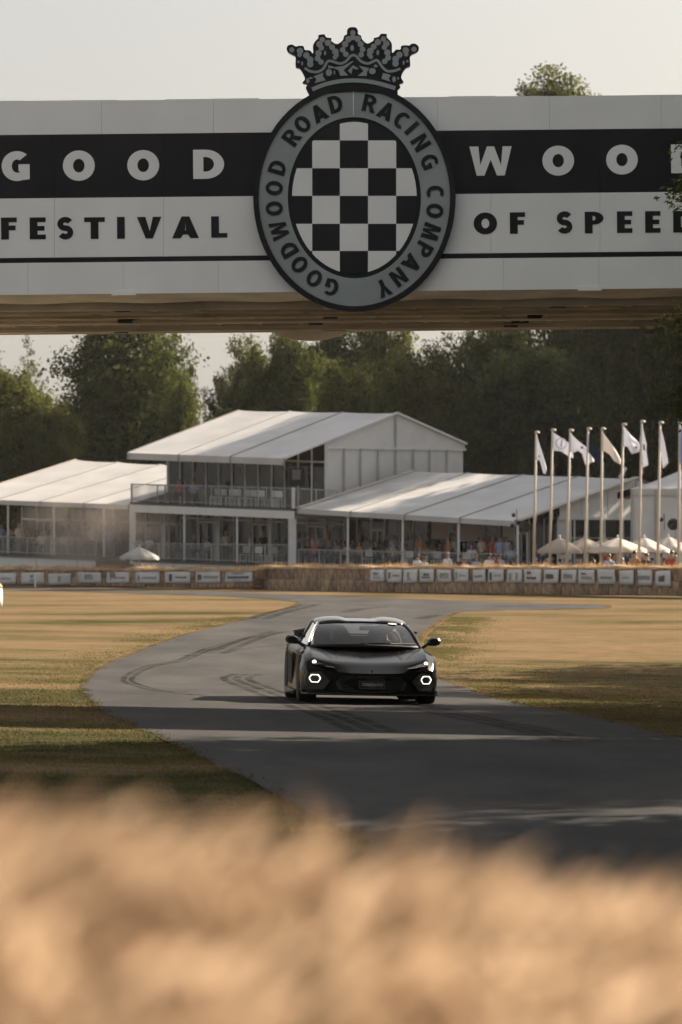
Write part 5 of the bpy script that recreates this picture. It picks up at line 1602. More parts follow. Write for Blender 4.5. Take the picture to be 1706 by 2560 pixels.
for i, ((tx, bx, ty, _, kind), sil) in enumerate(zip(FL, FS)):
    d = 178.0 - i * 1.1
    top = P(tx, ty, d); bot = P(bx, 1408, d)
    gzv = float(gz(bot.x, d))
    bot = bot + (bot - top) * ((bot.z - gzv) / (top.z - bot.z))
    fp = thing('flagpole', PLAB[i], 'flagpole', tuple(bot), 'flagpoles behind the straw barrier')
    MB(bot).tube([bot, lerp(bot, top, .5), top], [.068, .060, .048], 10).build('pole', M['pole'], fp, True)
    MB(bot).lathe([(.03, 0), (.12, .02), (.13, .07), (.08, .12), (.02, .13)], top + Vector((.05, 0, -.02)), 10).build('finial', M['pole'], fp, True)
    mb = MB()
    for fr in (.25, .5, .75): mb.tube([lerp(bot, top, fr) + Vector((.09, -.02, -.4)), lerp(bot, top, fr) + Vector((.09, -.02, .4))], .008, 4)
    mb.o = bot
    mb.v = [tuple(Vector(v) - bot) for v in mb.v]
    mb.build('halyard', M['pole'], fp)['kind'] = 'stuff'
    fl = thing('flag', FLAB[i], 'flag', tuple(top), 'flags flying behind the straw barrier')
    # cloth from the silhouette, folded in depth
    cu = flat_mesh('cloth', [[(p.x, p.z) for p in [P(x, y, d) for x, y in sil]]], 0.0)
    bm = bmesh.new(); bm.from_mesh(cu)
    bmesh.ops.remove_doubles(bm, verts=bm.verts[:], dist=.001)
    bmesh.ops.subdivide_edges(bm, edges=bm.edges[:], cuts=4, use_grid_fill=True)
    bmesh.ops.triangulate(bm, faces=bm.faces[:])
    for v in bm.verts:
        x, z = v.co.x, v.co.y
        u = (x - top.x)
        y = .16 * math.sin(7.0 * u + 2.1 * (z - top.z) + i) * min(1, abs(u) * 2.5) - abs(u) * .35
        v.co = Vector((x - top.x, y, z - top.z))
    me = bpy.data.meshes.new('cloth'); bm.to_mesh(me); bm.free()
    bpy.data.meshes.remove(cu)
    me.polygons.foreach_set('use_smooth', [True] * len(me.polygons))
    o = bpy.data.objects.new('tmpf', me); col.objects.link(o)
    sd = o.modifiers.new('s', 'SOLIDIFY'); sd.thickness = .006
    link('cloth', evaluated(o, 'cloth'), fl, M[{'white': 'flag_white', 'blue': 'flag_blue', 'cream': 'flag_cream', 'bluewhite': 'flag_bw'}[kind]])
    def patch(nm, pts, ink, dd=-.30):
        mb = MB(top)
        q = [P(x, y, d + dd) for x, y in pts]
        mb.add(q + [p + Vector((0, .01, 0)) for p in q], [tuple(range(len(q))), tuple(range(len(q), 2 * len(q)))[::-1]])
        mb.build(nm, M[ink], fl)
    if i == 1:
        place_flat('flag_emblem', [arc(0, 0, .26, .26, 0, 360, 24)[:-1], arc(0, 0, .225, .225, 0, 360, 24)[:-1], [(-.05, -.17), (.02, -.17), (.06, .17), (.0, .17)]], .01, M['ink_grey'], fl, Matrix.Translation(P(1404, 1108, d - .45) - top) @ UP)
    if i == 2: patch('flag_mark', [(1452, 1117), (1457, 1115), (1460, 1121), (1454, 1122)], 'ink', -.55)
    if i == 6: patch('flag_mark', [(1608, 1110), (1613, 1112), (1614, 1128), (1609, 1124)], 'ink', -.35)
    if i == 0: patch('flag_mark', [(1346, 1138), (1349, 1137), (1351, 1144), (1348, 1144)], 'ink', -.35)
    if i == 5: patch('flag_mark', [(1588, 1116), (1593, 1116), (1593, 1121), (1588, 1121)], 'ink', -.6)

# ------------------------------------------------------------------ parasols
def parasol(px, py_top, py_rim, half_px, d, material, label, group):
    top = P(px, py_top, d); r = half_px / F * d; drop = (py_rim - py_top) / F * d
    gv = float(gz(top.x, d))
    base = Vector((top.x, d, gv))
    t = thing('parasol', label, 'parasol', tuple(base), group)
    n = 8
    mb = MB(base)
    rows = []
    for k, v in enumerate((0.02, .25, .5, .75, 1.0)):
        row = []
        for j in range(n * 4 + 1):
            a = 2 * math.pi * j / (n * 4) + .2
            q = abs(((j / 4) % 1) - .5) * 2         # 1 at a rib, 0 between ribs
            rr = r * v * (0.93 + .07 * q)
            row.append((top.x + rr * math.cos(a), d + rr * math.sin(a), top.z - drop * (v ** 1.15) - .05 * (1 - q) * v))
        rows.append(row)
    rows.append([(x, y, z - .14) for x, y, z in rows[-1]])
    mb.grid(rows).build('canopy', material, t, True)
    MB(base).tube([base, top + Vector((0, 0, .08))], .035, 8).build('pole', M['frame_white'], t)
    MB(base).lathe([(.03, 0), (.05, .05), (.02, .14)], top + Vector((0, 0, 0)), 8).build('finial', M['frame_white'], t)
    rb = MB(base)
    for j in range(n):
        a = 2 * math.pi * j / n + .2
        rb.beam(top + Vector((0, 0, -.05)), top + Vector((r * .9 * math.cos(a), r * .9 * math.sin(a), -drop * .9 - .06)), .025)
    rb.build('rib', M['frame_white'], t)
    MB(base).lathe([(.35, 0), (.35, .08), (.06, .10)], base, 12).build('base', M['black_metal'], t)
parasol(349, 1367, 1392, 50, 197, M['canvas_grey'], 'lone white parasol in the dust before the two storey pavilion', None)
PG = 'parasols behind the right straw barrier'
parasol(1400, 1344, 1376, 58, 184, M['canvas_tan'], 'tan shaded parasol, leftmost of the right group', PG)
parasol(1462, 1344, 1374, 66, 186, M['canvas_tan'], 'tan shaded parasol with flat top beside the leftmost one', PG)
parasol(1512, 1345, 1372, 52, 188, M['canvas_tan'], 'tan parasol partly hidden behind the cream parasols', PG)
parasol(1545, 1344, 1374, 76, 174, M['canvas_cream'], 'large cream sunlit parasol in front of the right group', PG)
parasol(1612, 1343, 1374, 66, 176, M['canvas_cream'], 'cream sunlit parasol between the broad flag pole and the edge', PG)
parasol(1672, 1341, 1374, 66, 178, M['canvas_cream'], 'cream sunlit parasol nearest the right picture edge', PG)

# ------------------------------------------------------------------ dark dishes, eave lamps
def dish(px, py, rpx, d, label):
    c = P(px, py, d); r = rpx / F * d
    base = Vector((c.x + .12, d, float(gz(c.x, d))))
    t = thing('round_loudspeaker', label, 'loudspeaker', tuple(base), 'round black loudspeakers on stands')
    MB(base).lathe([(r * .3, -.14), (r * .85, -.08), (r, 0), (r * .96, .05), (r * .5, .02)], c, 20, Matrix.Rotation(R(90), 4, 'X')).build('drum', M['matt_black'], t, True)
    MB(base).tube([base, c + Vector((.12, .1, .1))], .03, 6).build('stand', M['frame_grey'], t)
dish(1312, 1317, 14.5, 186, 'round black loudspeaker hanging by the last eave post of the wide pavilion')
dish(1684, 1311, 15, 180, 'round black loudspeaker in front of the small marquee')
for px, py, lb in ((1285, 1288, 'small black floodlight on the eave corner of the wide pavilion'), (1282, 1314, 'small black camera below the eave corner of the wide pavilion'), (1654, 1299, 'small black floodlight on a thin stand before the small marquee')):
    c = P(px, py, 187)
    t = thing('floodlight', lb, 'floodlight', tuple(c))
    MB(c).lathe([(.09, -.1), (.11, .02), (.08, .06)], c, 12, Matrix.Rotation(R(80), 4, 'X')).build('head', M['black_metal'], t)
    MB(c).tube([c + Vector((.05, .1, 0)), c + Vector((.16, .15, .28)), c + Vector((.17, .15, -.5))], .018, 6).build('bracket', M['black_metal'], t)

# ------------------------------------------------------------------ people
def cloth_mat(name, c): return mat(name, c, 0.85, var=0.12, scale=6)
M['skin'] = mat('skin', (0.36, 0.225, 0.16), 0.6, var=0.08, scale=8)
CL = {'white': cloth_mat('cloth_white', (.66, .66, .66)), 'black': cloth_mat('cloth_black', (.02, .02, .022)), 'navy': cloth_mat('cloth_navy', (.03, .045, .09)), 'red': cloth_mat('cloth_red', (.30, .05, .04)),
      'blue': cloth_mat('cloth_blue', (.28, .36, .50)), 'orange': cloth_mat('cloth_orange', (.36, .19, .10)), 'cream': cloth_mat('cloth_cream', (.55, .48, .38)), 'grey': cloth_mat('cloth_grey', (.20, .20, .21)), 'green': cloth_mat('cloth_green', (.08, .12, .06))}
HAIR = [mat('hair_dark', (.02, .015, .012), .5), mat('hair_brown', (.07, .04, .02), .5), mat('hair_grey', (.3, .29, .28), .5), mat('hair_fair', (.28, .19, .09), .5)]
def skin_body(name, joints, edges, zones):
    me = bpy.data.meshes.new(name)
    me.from_pydata([j[0] for j in joints], edges, [])
    o = bpy.data.objects.new('tmp_p', me); col.objects.link(o)
    sk_ = o.modifiers.new('k', 'SKIN')
    for i, j in enumerate(joints):
        r = j[1]
        o.data.skin_vertices[0].data[i].radius = r if hasattr(r, '__len__') else (r, r)
        o.data.skin_vertices[0].data[i].use_root = (i == 0)
    sb = o.modifiers.new('s', 'SUBSURF'); sb.levels = 1; sb.render_levels = 1
    m = evaluated(o, name)
    for _ in range(3): m.materials.append(M['skin'])
    for p in m.polygons:
        p.material_index = zones(Vector(p.center))
        p.use_smooth = True
    return m
def person_joints(pose, lean=0.0, turn=0.0):
    if pose == 'stand':
        hip = .92
        J = [((0, 0, hip), (.15, .11)), ((0, 0, 1.12), (.14, .10)), ((0, -.01, 1.34), (.17, .11)), ((0, 0, 1.47), (.065, .065)), ((0, -.01, 1.56), (.07, .08)), ((0, -.015, 1.65), (.085, .10)), ((0, -.01, 1.73), (.06, .07)),
             ((-.19, 0, 1.40), .06), ((-.25, -.02, 1.14), .048), ((-.22, -.16, .95), .038), ((-.21, -.20, .88), .04),
             ((.19, 0, 1.40), .06), ((.26, .01, 1.14), .048), ((.25, -.06, .92), .038), ((.25, -.08, .84), .04),
             ((-.09, 0, .82), .095), ((-.10, -.01, .48), .062), ((-.10, .02, .09), .045), ((-.11, -.13, .04), .04),
             ((.09, 0, .82), .095), ((.10, -.02, .48), .062), ((.10, .01, .09), .045), ((.12, -.13, .04), .04)]
    else:
        J = [((0, 0, .50), (.16, .13)), ((0, .02, .72), (.145, .11)), ((0, -.02, .93), (.17, .115)), ((0, -.03, 1.06), (.065, .065)), ((0, -.05, 1.15), (.07, .08)), ((0, -.055, 1.24), (.085, .10)), ((0, -.05, 1.32), (.06, .07)),
             ((-.19, -.02, .99), .06), ((-.26, -.08, .75), .048), ((-.16, -.30, .72), .038), ((-.12, -.38, .73), .04),
             ((.19, -.02, .99), .06), ((.27, -.06, .75), .048), ((.18, -.28, .70), .038), ((.13, -.36, .71), .04),
             ((-.10, -.08, .50), .095), ((-.12, -.45, .50), .065), ((-.12, -.44, .09), .045), ((-.13, -.57, .05), .04),
             ((.10, -.08, .50), .095), ((.12, -.46, .50), .065), ((.12, -.46, .09), .045), ((.13, -.59, .05), .04)]
    Eg = [(0, 1), (1, 2), (2, 3), (3, 4), (4, 5), (5, 6), (2, 7), (7, 8), (8, 9), (9, 10), (2, 11), (11, 12), (12, 13), (13, 14), (0, 15), (15, 16), (16, 17), (17, 18), (0, 19), (19, 20), (20, 21), (21, 22)]
    return J, Eg
def zones_stand(c):
    if c.z > 1.47: return 0
    if c.z < .93 and abs(c.x) < .185: return 2
    if c.z < 1.12 and abs(c.x) > .185: return 0
    return 1
def zones_sit(c):
    if c.z > 1.05: return 0
    if c.z < .60: return 2
    if c.y < -.17 and c.z < .80: return 0
    return 1
def hair_mesh(pose):
    z0, y0 = (1.68, -.005) if pose == 'stand' else (1.27, -.045)
    mb = MB()
    rows = []
    for v in np.linspace(0, 1, 6):
        a = R(90) * (1 - v) - R(25) * v
        row = []
        for u in range(17):
            t = 2 * math.pi * u / 16
            front = max(0, -math.sin(t))
            aa = a + (R(62) * front * v)
            row.append((.093 * math.cos(aa) * math.cos(t), y0 + .108 * math.cos(aa) * math.sin(t) + .012, z0 + .098 * math.sin(aa)))
        rows.append(row)
    mb.grid(rows)
    return mb.mesh('hair', True)
PB = {}
for pose, zn in (('stand', zones_stand), ('sit', zones_sit)):
    J, Eg = person_joints(pose)
    PB[pose] = (skin_body('person_body_' + pose, J, Eg, zn), hair_mesh(pose))
    PB[pose][1].materials.append(HAIR[0])
def person(loc, rz, pose, shirt, legs, hair, label, group, cap=None, scale=1.0):
    t = thing('person', label, 'person', loc, group)
    t.rotation_euler = (0, 0, rz); t.scale = (scale,) * 3
    b = link('body', PB[pose][0], t)
    for k, m_ in ((1, CL[shirt]), (2, CL[legs])):
        b.material_slots[k].link = 'OBJECT'; b.material_slots[k].material = m_
    h = link('hair' if not cap else 'cap', PB[pose][1], t)
    h.material_slots[0].link = 'OBJECT'; h.material_slots[0].material = CL[cap] if cap else HAIR[hair]
    if cap: h.scale = (1.05, 1.08, 1.03); h.location = (0, 0, -.03 * 1.6)
    return t
def seat_at(px, py_head, b, shirt, label, rz=0.0, legs='navy', hair=0, floor=None, group=None, cap=None):
    """seated figure whose head shows at px on a terrace at depth b"""
    a = a_of(px, b)
    f = floor or floorL
    p = Q(a, b)
    person((p.x, p.y, f(a)), rz, 'sit', shirt, legs, hair, label, group, cap)
def stand_at(px, b, shirt, label, rz=0.0, legs='navy', hair=0, floor=None, group=None, cap=None):
    a = a_of(px, b); f = floor or floorL; p = Q(a, b)
    person((p.x, p.y, f(a)), rz, 'stand', shirt, legs, hair, label, group, cap)
G1 = 'guests on the left terrace'; G2 = 'guests on the balcony'; G3 = 'guests on the right terrace'; G4 = 'spectators behind the straw barrier'
# left terrace
for px, b, pose, shirt, lb in ((48, .9, 'stand', 'cream', 'person in cream leaning at the left terrace railing'), (72, 1.8, 'sit', 'black', 'seated person in black left of the white shirted diner'), (104, 1.2, 'sit', 'white', 'seated person in a white shirt at the left terrace'),
                               (30, 1.6, 'sit', 'black', 'seated person in black nearest the left picture edge'), (231, 1.0, 'stand', 'white', 'standing person in white above the dust cloud'), (249, .8, 'stand', 'grey', 'standing person in grey between the white and blue shirts'),
                               (271, 1.1, 'stand', 'blue', 'standing person in a pale blue shirt beside the white column'), (200, 2.0, 'sit', 'orange', 'seated person in orange deep in the left terrace')):
    (stand_at if pose == 'stand' else (lambda *a, **k: seat_at(a[0], 0, *a[1:], **k)))(px, b, shirt, lb, rz=random.uniform(-.6, .6), legs=random.choice(['navy', 'black', 'grey']), hair=random.randrange(4), group=G1)
for px, b, shirt, lb in ((449, 1.7, 'red', 'seated person in red at the left end of the balcony'), (466, 2.0, 'black', 'seated person in black behind the balcony railing'), (484, 1.5, 'blue', 'seated person in pale blue on the balcony')):
    a = a_of(px, b); p = Q(a, b)
    person((p.x, p.y, slabz(a)), random.uniform(-.8, .8), 'sit', shirt, 'black', random.randrange(4), lb, G2)
for px, b, pose, shirt, lb in ((770, 1.3, 'sit', 'black', 'seated person in black beside the tall white column'), (787, 1.0, 'sit', 'red', 'seated person in bright red on the right terrace'), (803, 1.6, 'sit', 'black', 'seated person in black right of the red shirt'),
                               (822, 1.2, 'sit', 'navy', 'seated person in navy right of the red shirt'), (842, 1.9, 'sit', 'grey', 'seated person in grey behind the second eave post'), (900, 1.5, 'sit', 'orange', 'seated person in orange between the eave posts'),
                               (940, 2.1, 'sit', 'black', 'seated person in black under the middle of the wide roof'), (985, 1.4, 'sit', 'cream', 'seated person in cream next to the third eave post'), (1052, 1.6, 'stand', 'orange', 'standing person in orange above the white shirted spectator'),
                               (1066, 2.2, 'sit', 'cream', 'seated person in cream behind the orange top'), (1122, 1.4, 'stand', 'orange', 'standing person in orange beneath the pale hanging curtain'), (1138, 1.8, 'stand', 'white', 'standing person in white under the eave near the third post'),
                               (1180, 1.3, 'sit', 'white', 'seated person in white right of the third eave post'), (1205, 1.7, 'stand', 'cream', 'standing person in cream at the right terrace'), (1232, 1.4, 'stand', 'red', 'standing person in red at the right terrace'),
                               (1250, 1.2, 'stand', 'blue', 'standing person in pale blue at the right terrace'), (1266, 1.9, 'stand', 'white', 'standing person in white before the last eave post'), (1277, 1.2, 'sit', 'blue', 'seated person in pale blue at the last eave post')):
    (stand_at if pose == 'stand' else (lambda *a, **k: seat_at(a[0], 0, *a[1:], **k)))(px, b, shirt, lb, rz=random.uniform(-1.2, 1.2), legs=random.choice(['navy', 'black', 'grey']), hair=random.randrange(4), floor=zfR, group=G3)
def crowd(pxs, b0, b1, f, label, group):
    for px in pxs:
        px += random.uniform(-5, 5)
        b = random.uniform(b0, b1)
        a = a_of(px, b); p = Q(a, b)
        person((p.x, p.y, f(a)), random.uniform(-1.6, 1.6), random.choice(['sit', 'sit', 'stand']), random.choice(['white', 'white', 'black', 'navy', 'blue', 'grey', 'cream', 'red', 'black', 'grey']), random.choice(['navy', 'black', 'grey']), random.randrange(4), label, group, None, random.uniform(.93, 1.04))
crowd(range(760, 1290, 9), 2.4, 4.4, zfR, 'guest in the crowd deep under the wide pavilion roof', 'crowd deep under the wide pavilion roof')
crowd(range(8, 310, 15), 2.4, 4.6, floorL, 'guest in the crowd deep under the low pavilion roof', 'crowd deep under the low pavilion roof')
crowd((345, 375, 440, 480, 515, 560, 625, 660, 690), 2.0, 3.6, floorL, 'guest on the lower terrace below the balcony', 'guests on the lower terrace below the balcony')
for px in range(1335, 1705, 15):
    d = random.uniform(178, 188); p = P(px + random.uniform(-6, 6), 0, d)
    person((p.x, d, float(gz(p.x, d)) + .35), random.uniform(0, 6.28), random.choice(['sit', 'stand']), random.choice(['white', 'black', 'navy', 'blue', 'grey', 'cream', 'orange', 'red']), 'navy', random.randrange(4), 'guest in the shade between the parasols and the marquee wall', 'guests between the parasols and the marquee wall', None, random.uniform(.85, .95))
# spectators between barrier and terraces, seen above the straw
for px, hy_, shirt, cap, lb in ((1045, 1389, 'white', None, 'spectator in white with dark hair, left of a pair behind the barrier'), (1062, 1395, 'white', None, 'spectator in white stooping beside the dark haired one'), (1119, 1384, 'white', 'orange', 'spectator in white wearing an orange cap'),
                                (1152, 1391, 'black', None, 'spectator in black right of the orange cap'), (1163, 1399, 'white', None, 'spectator in white crouched next to the black shirt'), (1192, 1393, 'blue', None, 'spectator in pale blue behind the barrier'),
                                (1224, 1387, 'white', None, 'spectator in white with a red neighbour behind the barrier'), (1236, 1388, 'red', None, 'spectator in red behind the barrier'), (1249, 1388, 'blue', None, 'spectator in pale blue right of the red one'),
                                (1485, 1404, 'blue', None, 'spectator with pale blue back low between flagpoles'), (1523, 1388, 'blue', None, 'spectator with broad pale blue back beneath the cream parasol'), (1556, 1398, 'blue', None, 'spectator in pale blue by the broad flag pole'),
                                (1588, 1378, 'orange', None, 'spectator in orange beneath the cream parasols'), (1618, 1386, 'black', None, 'spectator in black beneath the cream parasols'), (1680, 1372, 'red', None, 'spectator in dark red nearest the right edge'),
                                (1690, 1392, 'cream', None, 'spectator in cream in front of the dark red one'), (690, 1408, 'white', None, 'spectator with fair head just above the bare bales'), (678, 1406, 'grey', None, 'spectator in grey just above the bare bales')):
    d = 195 if px < 800 else (184 if px < 1300 else 171)
    hd = P(px, hy_, d); g = float(gz(hd.x, d))
    sc = max(.62, min(1.12, (hd.z + .06 - g) / 1.76))
    person((hd.x, d, g), random.uniform(2.4, 3.8), 'stand', shirt, 'navy', random.randrange(4), lb, G4, cap, sc)
# people in the car
for s, lb in ((-1, 'person in dark clothes in the car seat at the picture left'), (1, 'person in dark clothes at the steering wheel of the car')):
    lx, ly, lz = s * .37, 1.36, .27
    v = car.matrix_basis.copy()
    m4 = Matrix.LocRotScale(car.location, car.rotation_euler, None)
    w = m4 @ Vector((lx, ly, lz - .12))
    t = person(tuple(w), R(4), 'sit', 'black', 'black', s > 0 and 1 or 0, lb, 'people in the sports car', None, .70)

# white chairs
def chair_meshes():
    seat = MB().box((0, 0, .45), (.42, .42, .03)).mesh('seat')
    back = MB().box((0, .20, .72), (.42, .03, .36)).mesh('backrest')
    leg = MB().box((0, 0, .22), (.035, .035, .44)).mesh('leg')
    for m_ in (seat, back, leg): m_.materials.append(M['white_plastic'])
    return seat, back, leg
CH = chair_meshes()
def chair(loc, rz, label, group):
    t = thing('chair', label, 'chair', loc, group); t.rotation_euler = (0, 0, rz)
    link('seat', CH[0], t); link('backrest', CH[1], t)
    for x in (-.18, .18):
        for y in (-.18, .18):
            l = link('leg', CH[2], t); l.location = (x, y, 0)
    return t
CG = 'white chairs on the balcony'
for i, (px, lb) in enumerate(((537, 'leftmost white chair of the balcony row'), (553, 'white chair on the balcony, just right of the leftmost one'), (577, 'white chair of the close pair left of the balcony middle'), (590, 'white chair of the close pair nearer the balcony middle'),
                              (612, 'white chair at the middle of the balcony row'), (629, 'white chair right of the balcony middle'), (650, 'white chair of the pair below the display screen'), (683, 'white chair at the right end of the balcony row'), (694, 'last white chair beside the balcony corner post'))):
    a = a_of(px, .8); p = Q(a, .8)
    chair((p.x, p.y, slabz(a) + .28 * 0), math.pi + random.uniform(-.3, .3) + .7, lb, CG)
for px, lb in ((612, 'white chair on the lower terrace beneath the balcony middle'), (650, 'white chair on the lower terrace left of the tall column'), (680, 'white chair on the lower terrace beside the tall column')):
    a = a_of(px, .9); p = Q(a, .9)
    chair((p.x, p.y, floorL(a)), random.uniform(2.5, 4), lb, 'white chairs on the lower terrace')
for px, lb in ((918, 'white chair on the right terrace left of the third post'), (1030, 'white chair on the right terrace right of the third post'), (1090, 'white chair on the right terrace under the curtain'), (1168, 'white chair on the right terrace past the fourth post')):
    a = a_of(px, .8); p = Q(a, .8)
    chair((p.x, p.y, zfR(a)), random.uniform(2.5, 4), lb, 'white chairs on the right terrace')

# ------------------------------------------------------------------ trees
def leaf_quads(c, out, size, rg):
    """kite shaped leaves at points c, loosely facing along out"""
    n = len(c)
    nrm = out + rg.normal(0, .75, (n, 3))
    nrm /= np.linalg.norm(nrm, axis=1)[:, None] + 1e-9
    t = np.cross(nrm, rg.normal(0, 1, (n, 3)))
    t /= np.linalg.norm(t, axis=1)[:, None] + 1e-9
    b = np.cross(nrm, t)
    s = (size * (.55 + .9 * rg.random(n)))[:, None]
    return np.stack([c - t * s * .5, c - b * s * .30 + t * s * .05, c + t * s * .5, c + b * s * .30 + t * s * .05], 1).reshape(-1, 3)

def crown_points(rg, lobes, n, clump_n, clump_r, fill=.15):
    L = np.array(lobes)
    w = (L[:, 3] * L[:, 4] + L[:, 4] * L[:, 5] + L[:, 3] * L[:, 5]); w = w / w.sum()
    nc = max(1, n // clump_n)
    li = rg.choice(len(L), nc, p=w)
    d = rg.normal(0, 1, (nc, 3)); d /= np.linalg.norm(d, axis=1)[:, None]
    rad = np.where(rg.random(nc) < fill, .25 + .6 * rg.random(nc), .84 + .22 * rg.random(nc))
    cc = L[li, :3] + d * L[li, 3:6] * rad[:, None]
    # irregular outline
    cc += .08 * np.sin(cc[:, [1, 2, 0]] * 7.0 + 1.3) * L[li, 3:6]
    idx = rg.integers(0, nc, n)
    k = np.clip(rg.normal(0, 1, (n, 3)), -1.5, 1.5) * clump_r * (.6 + .8 * rg.random((nc, 1)))[idx]
    k[:, 2] *= .7
    return cc[idx] + k, d[idx] + rg.normal(0, .3, (n, 3)) + np.array([0, 0, .35])

HU = 2.5                                   # crown height in crown radii
def round_lobes(seed, n=20, hu=HU):
    r = random.Random(seed)
    L = [(0, 0, hu * .42, .60, .60, hu * .34), (0, 0, hu * .70, .42, .42, hu * .22)]
    for i in range(n):
        a = i * 2.4 + r.uniform(-.5, .5)
        t = (i + .5) / n
        z = hu * (.10 + .80 * t)
        prof = math.sqrt(max(.06, 1 - ((t - .38) / .70) ** 2))
        q = r.uniform(.28, .46)
        rr = (.98 - q) * prof * r.uniform(.85, 1.08)
        L.append((rr * math.cos(a), rr * math.sin(a), z, q, q, q * r.uniform(.8, 1.1)))
    L.append((r.uniform(-.12, .12), 0, hu * .9, .30, .30, hu * .09))
    if hu > 4: L += [(0, 0, hu - .40, .32, .32, .38), (-.16, .05, hu - .52, .26, .26, .22), (.17, 0, hu - .55, .26, .26, .22)] * 3
    return L
def spire_lobes(seed):
    r = random.Random(seed)
    L = []
    for i in range(18):
        z = HU * (.08 + .90 * i / 18)
        w = .95 * (1 - i / 18) + .08
        for k in range(3):
            a = r.uniform(0, 6.28)
            L.append((w * .55 * math.cos(a), w * .55 * math.sin(a), z + r.uniform(-.04, .04), w * .5, w * .5, .10))
    return L
def bush_lobes(seed):
    r = random.Random(seed)
    L = [(0, 0, HU * .4, .75, .75, HU * .40)]
    for i in range(16):
        a = r.uniform(0, 6.28); t = r.uniform(.15, .85); rr = .7 * math.sqrt(max(.05, 1 - ((t - .35) / .7) ** 2))
        q = r.uniform(.2, .36); L.append((rr * math.cos(a), rr * math.sin(a), HU * t, q, q, q))
    return L
def crown(name, lobes, n, leaf, seed, clump_n=34, clump_r=.055, fill=.16):
    rg = np.random.default_rng(seed)
    c, o = crown_points(rg, lobes, n, clump_n, clump_r, fill)
    return np_mesh(name, leaf_quads(c, o, leaf, rg), 4)
CR = {'round': [crown('crown', round_lobes(s), 52000, .048, s, 64, .095, .22) for s in (1, 2, 3, 4)],
      'tall': [crown('crown', round_lobes(51, 34, 5.0), 56000, .046, 51, 60, .085)],
      'spire': [crown('crown', spire_lobes(9), 14000, .042, 9, 24, .05, .05)],
      'bush': [crown('crown', bush_lobes(s), 22000, .050, s, 50, .08) for s in (21, 22)],
      'airy': [crown('crown', round_lobes(31, 18), 12000, .048, 31, 60, .07, .05)]}
def trunk_mesh(org, base, h, r, seed, spread):
    rr = random.Random(seed)
    mb = MB(org)
    top = base + Vector((rr.uniform(-.3, .3), 0, h * .62))
    mb.tube([base + Vector((0, 0, -.3)), base + Vector((0, 0, h * .08)), lerp(base, top, .5) + Vector((rr.uniform(-.15, .15), 0, 0)), top], [r * 1.35, r, r * .75, r * .3], 10)
    for k in range(7):
        a = 2 * math.pi * k / 7 + rr.uniform(-.3, .3); f = rr.uniform(.4, .95)
        s = lerp(base, top, f)
        e = s + Vector((spread * .65 * math.cos(a), spread * .65 * math.sin(a), h * rr.uniform(.10, .25)))
        mb.tube([s, lerp(s, e, .5) + Vector((0, 0, h * .03)), e], [r * .4, r * .25, r * .08], 6)
    return mb
TREES = []
def tree(x, y, h, rad, kind, var, leafm, label, group=None, low=.10, sy=None, crown_data=None):
    base = Vector((x, y, float(gz(x, y))))
    t = thing({'spire': 'conifer_tree', 'bush': 'bush'}.get(kind, 'broadleaf_tree'), label, 'bush' if kind == 'bush' else 'tree', tuple(base), group)
    trunk_mesh(base, base, h, max(.06, h * .018), int(x * 7 + y), rad).build('trunk', M['bark'], t, True)
    me = crown_data or CR[kind][var % len(CR[kind])]
    c = bpy.data.objects.new('crown', me); col.objects.link(c); c.parent = t
    if len(me.materials) == 0: me.materials.append(leafm)
    c.material_slots[0].link = 'OBJECT'; c.material_slots[0].material = leafm
    c.location = (0, 0, h * low); c.scale = (rad, sy or rad, h * (1 - low) / (5.0 if kind == 'tall' else HU))
    c.rotation_euler = (0, 0, (x * 1.7 + y * .37) % 6.28)
    return t
def tree_px(px, py_top, half_px, d, kind, var, leafm, label, low=.08, group='trees of the wood behind the pavilions'):
    p = P(px, py_top, d)
    g = float(gz(p.x, d))
    return tree(p.x, d, p.z - g, half_px / F * d, kind, var, leafm, label, group, low)
D_, MID, OLV = M['leaf_dark'], M['leaf_mid'], M['leaf_olive']
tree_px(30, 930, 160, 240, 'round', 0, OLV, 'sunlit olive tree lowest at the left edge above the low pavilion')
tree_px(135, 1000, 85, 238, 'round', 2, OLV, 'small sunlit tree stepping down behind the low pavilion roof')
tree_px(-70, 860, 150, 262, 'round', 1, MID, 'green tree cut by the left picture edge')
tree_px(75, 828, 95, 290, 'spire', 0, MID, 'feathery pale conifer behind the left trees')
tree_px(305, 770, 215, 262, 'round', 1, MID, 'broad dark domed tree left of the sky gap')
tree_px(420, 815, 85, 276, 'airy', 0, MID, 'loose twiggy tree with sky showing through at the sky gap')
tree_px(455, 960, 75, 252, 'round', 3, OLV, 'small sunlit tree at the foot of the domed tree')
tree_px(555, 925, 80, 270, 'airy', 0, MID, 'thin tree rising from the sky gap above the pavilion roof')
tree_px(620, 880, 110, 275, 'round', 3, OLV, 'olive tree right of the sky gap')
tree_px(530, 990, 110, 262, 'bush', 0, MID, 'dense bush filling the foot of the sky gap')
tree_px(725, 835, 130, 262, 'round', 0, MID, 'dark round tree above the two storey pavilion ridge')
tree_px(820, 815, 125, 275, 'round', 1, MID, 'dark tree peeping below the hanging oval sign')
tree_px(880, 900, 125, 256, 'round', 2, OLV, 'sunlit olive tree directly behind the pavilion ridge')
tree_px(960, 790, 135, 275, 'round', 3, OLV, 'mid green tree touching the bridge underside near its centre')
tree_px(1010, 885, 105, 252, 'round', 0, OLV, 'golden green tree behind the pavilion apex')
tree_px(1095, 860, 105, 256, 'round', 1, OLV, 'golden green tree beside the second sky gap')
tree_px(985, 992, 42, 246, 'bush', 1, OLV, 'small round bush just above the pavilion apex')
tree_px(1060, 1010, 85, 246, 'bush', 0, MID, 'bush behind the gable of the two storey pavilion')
tree_px(1235, 790, 140, 252, 'round', 2, MID, 'large dark tree right of the second sky gap')
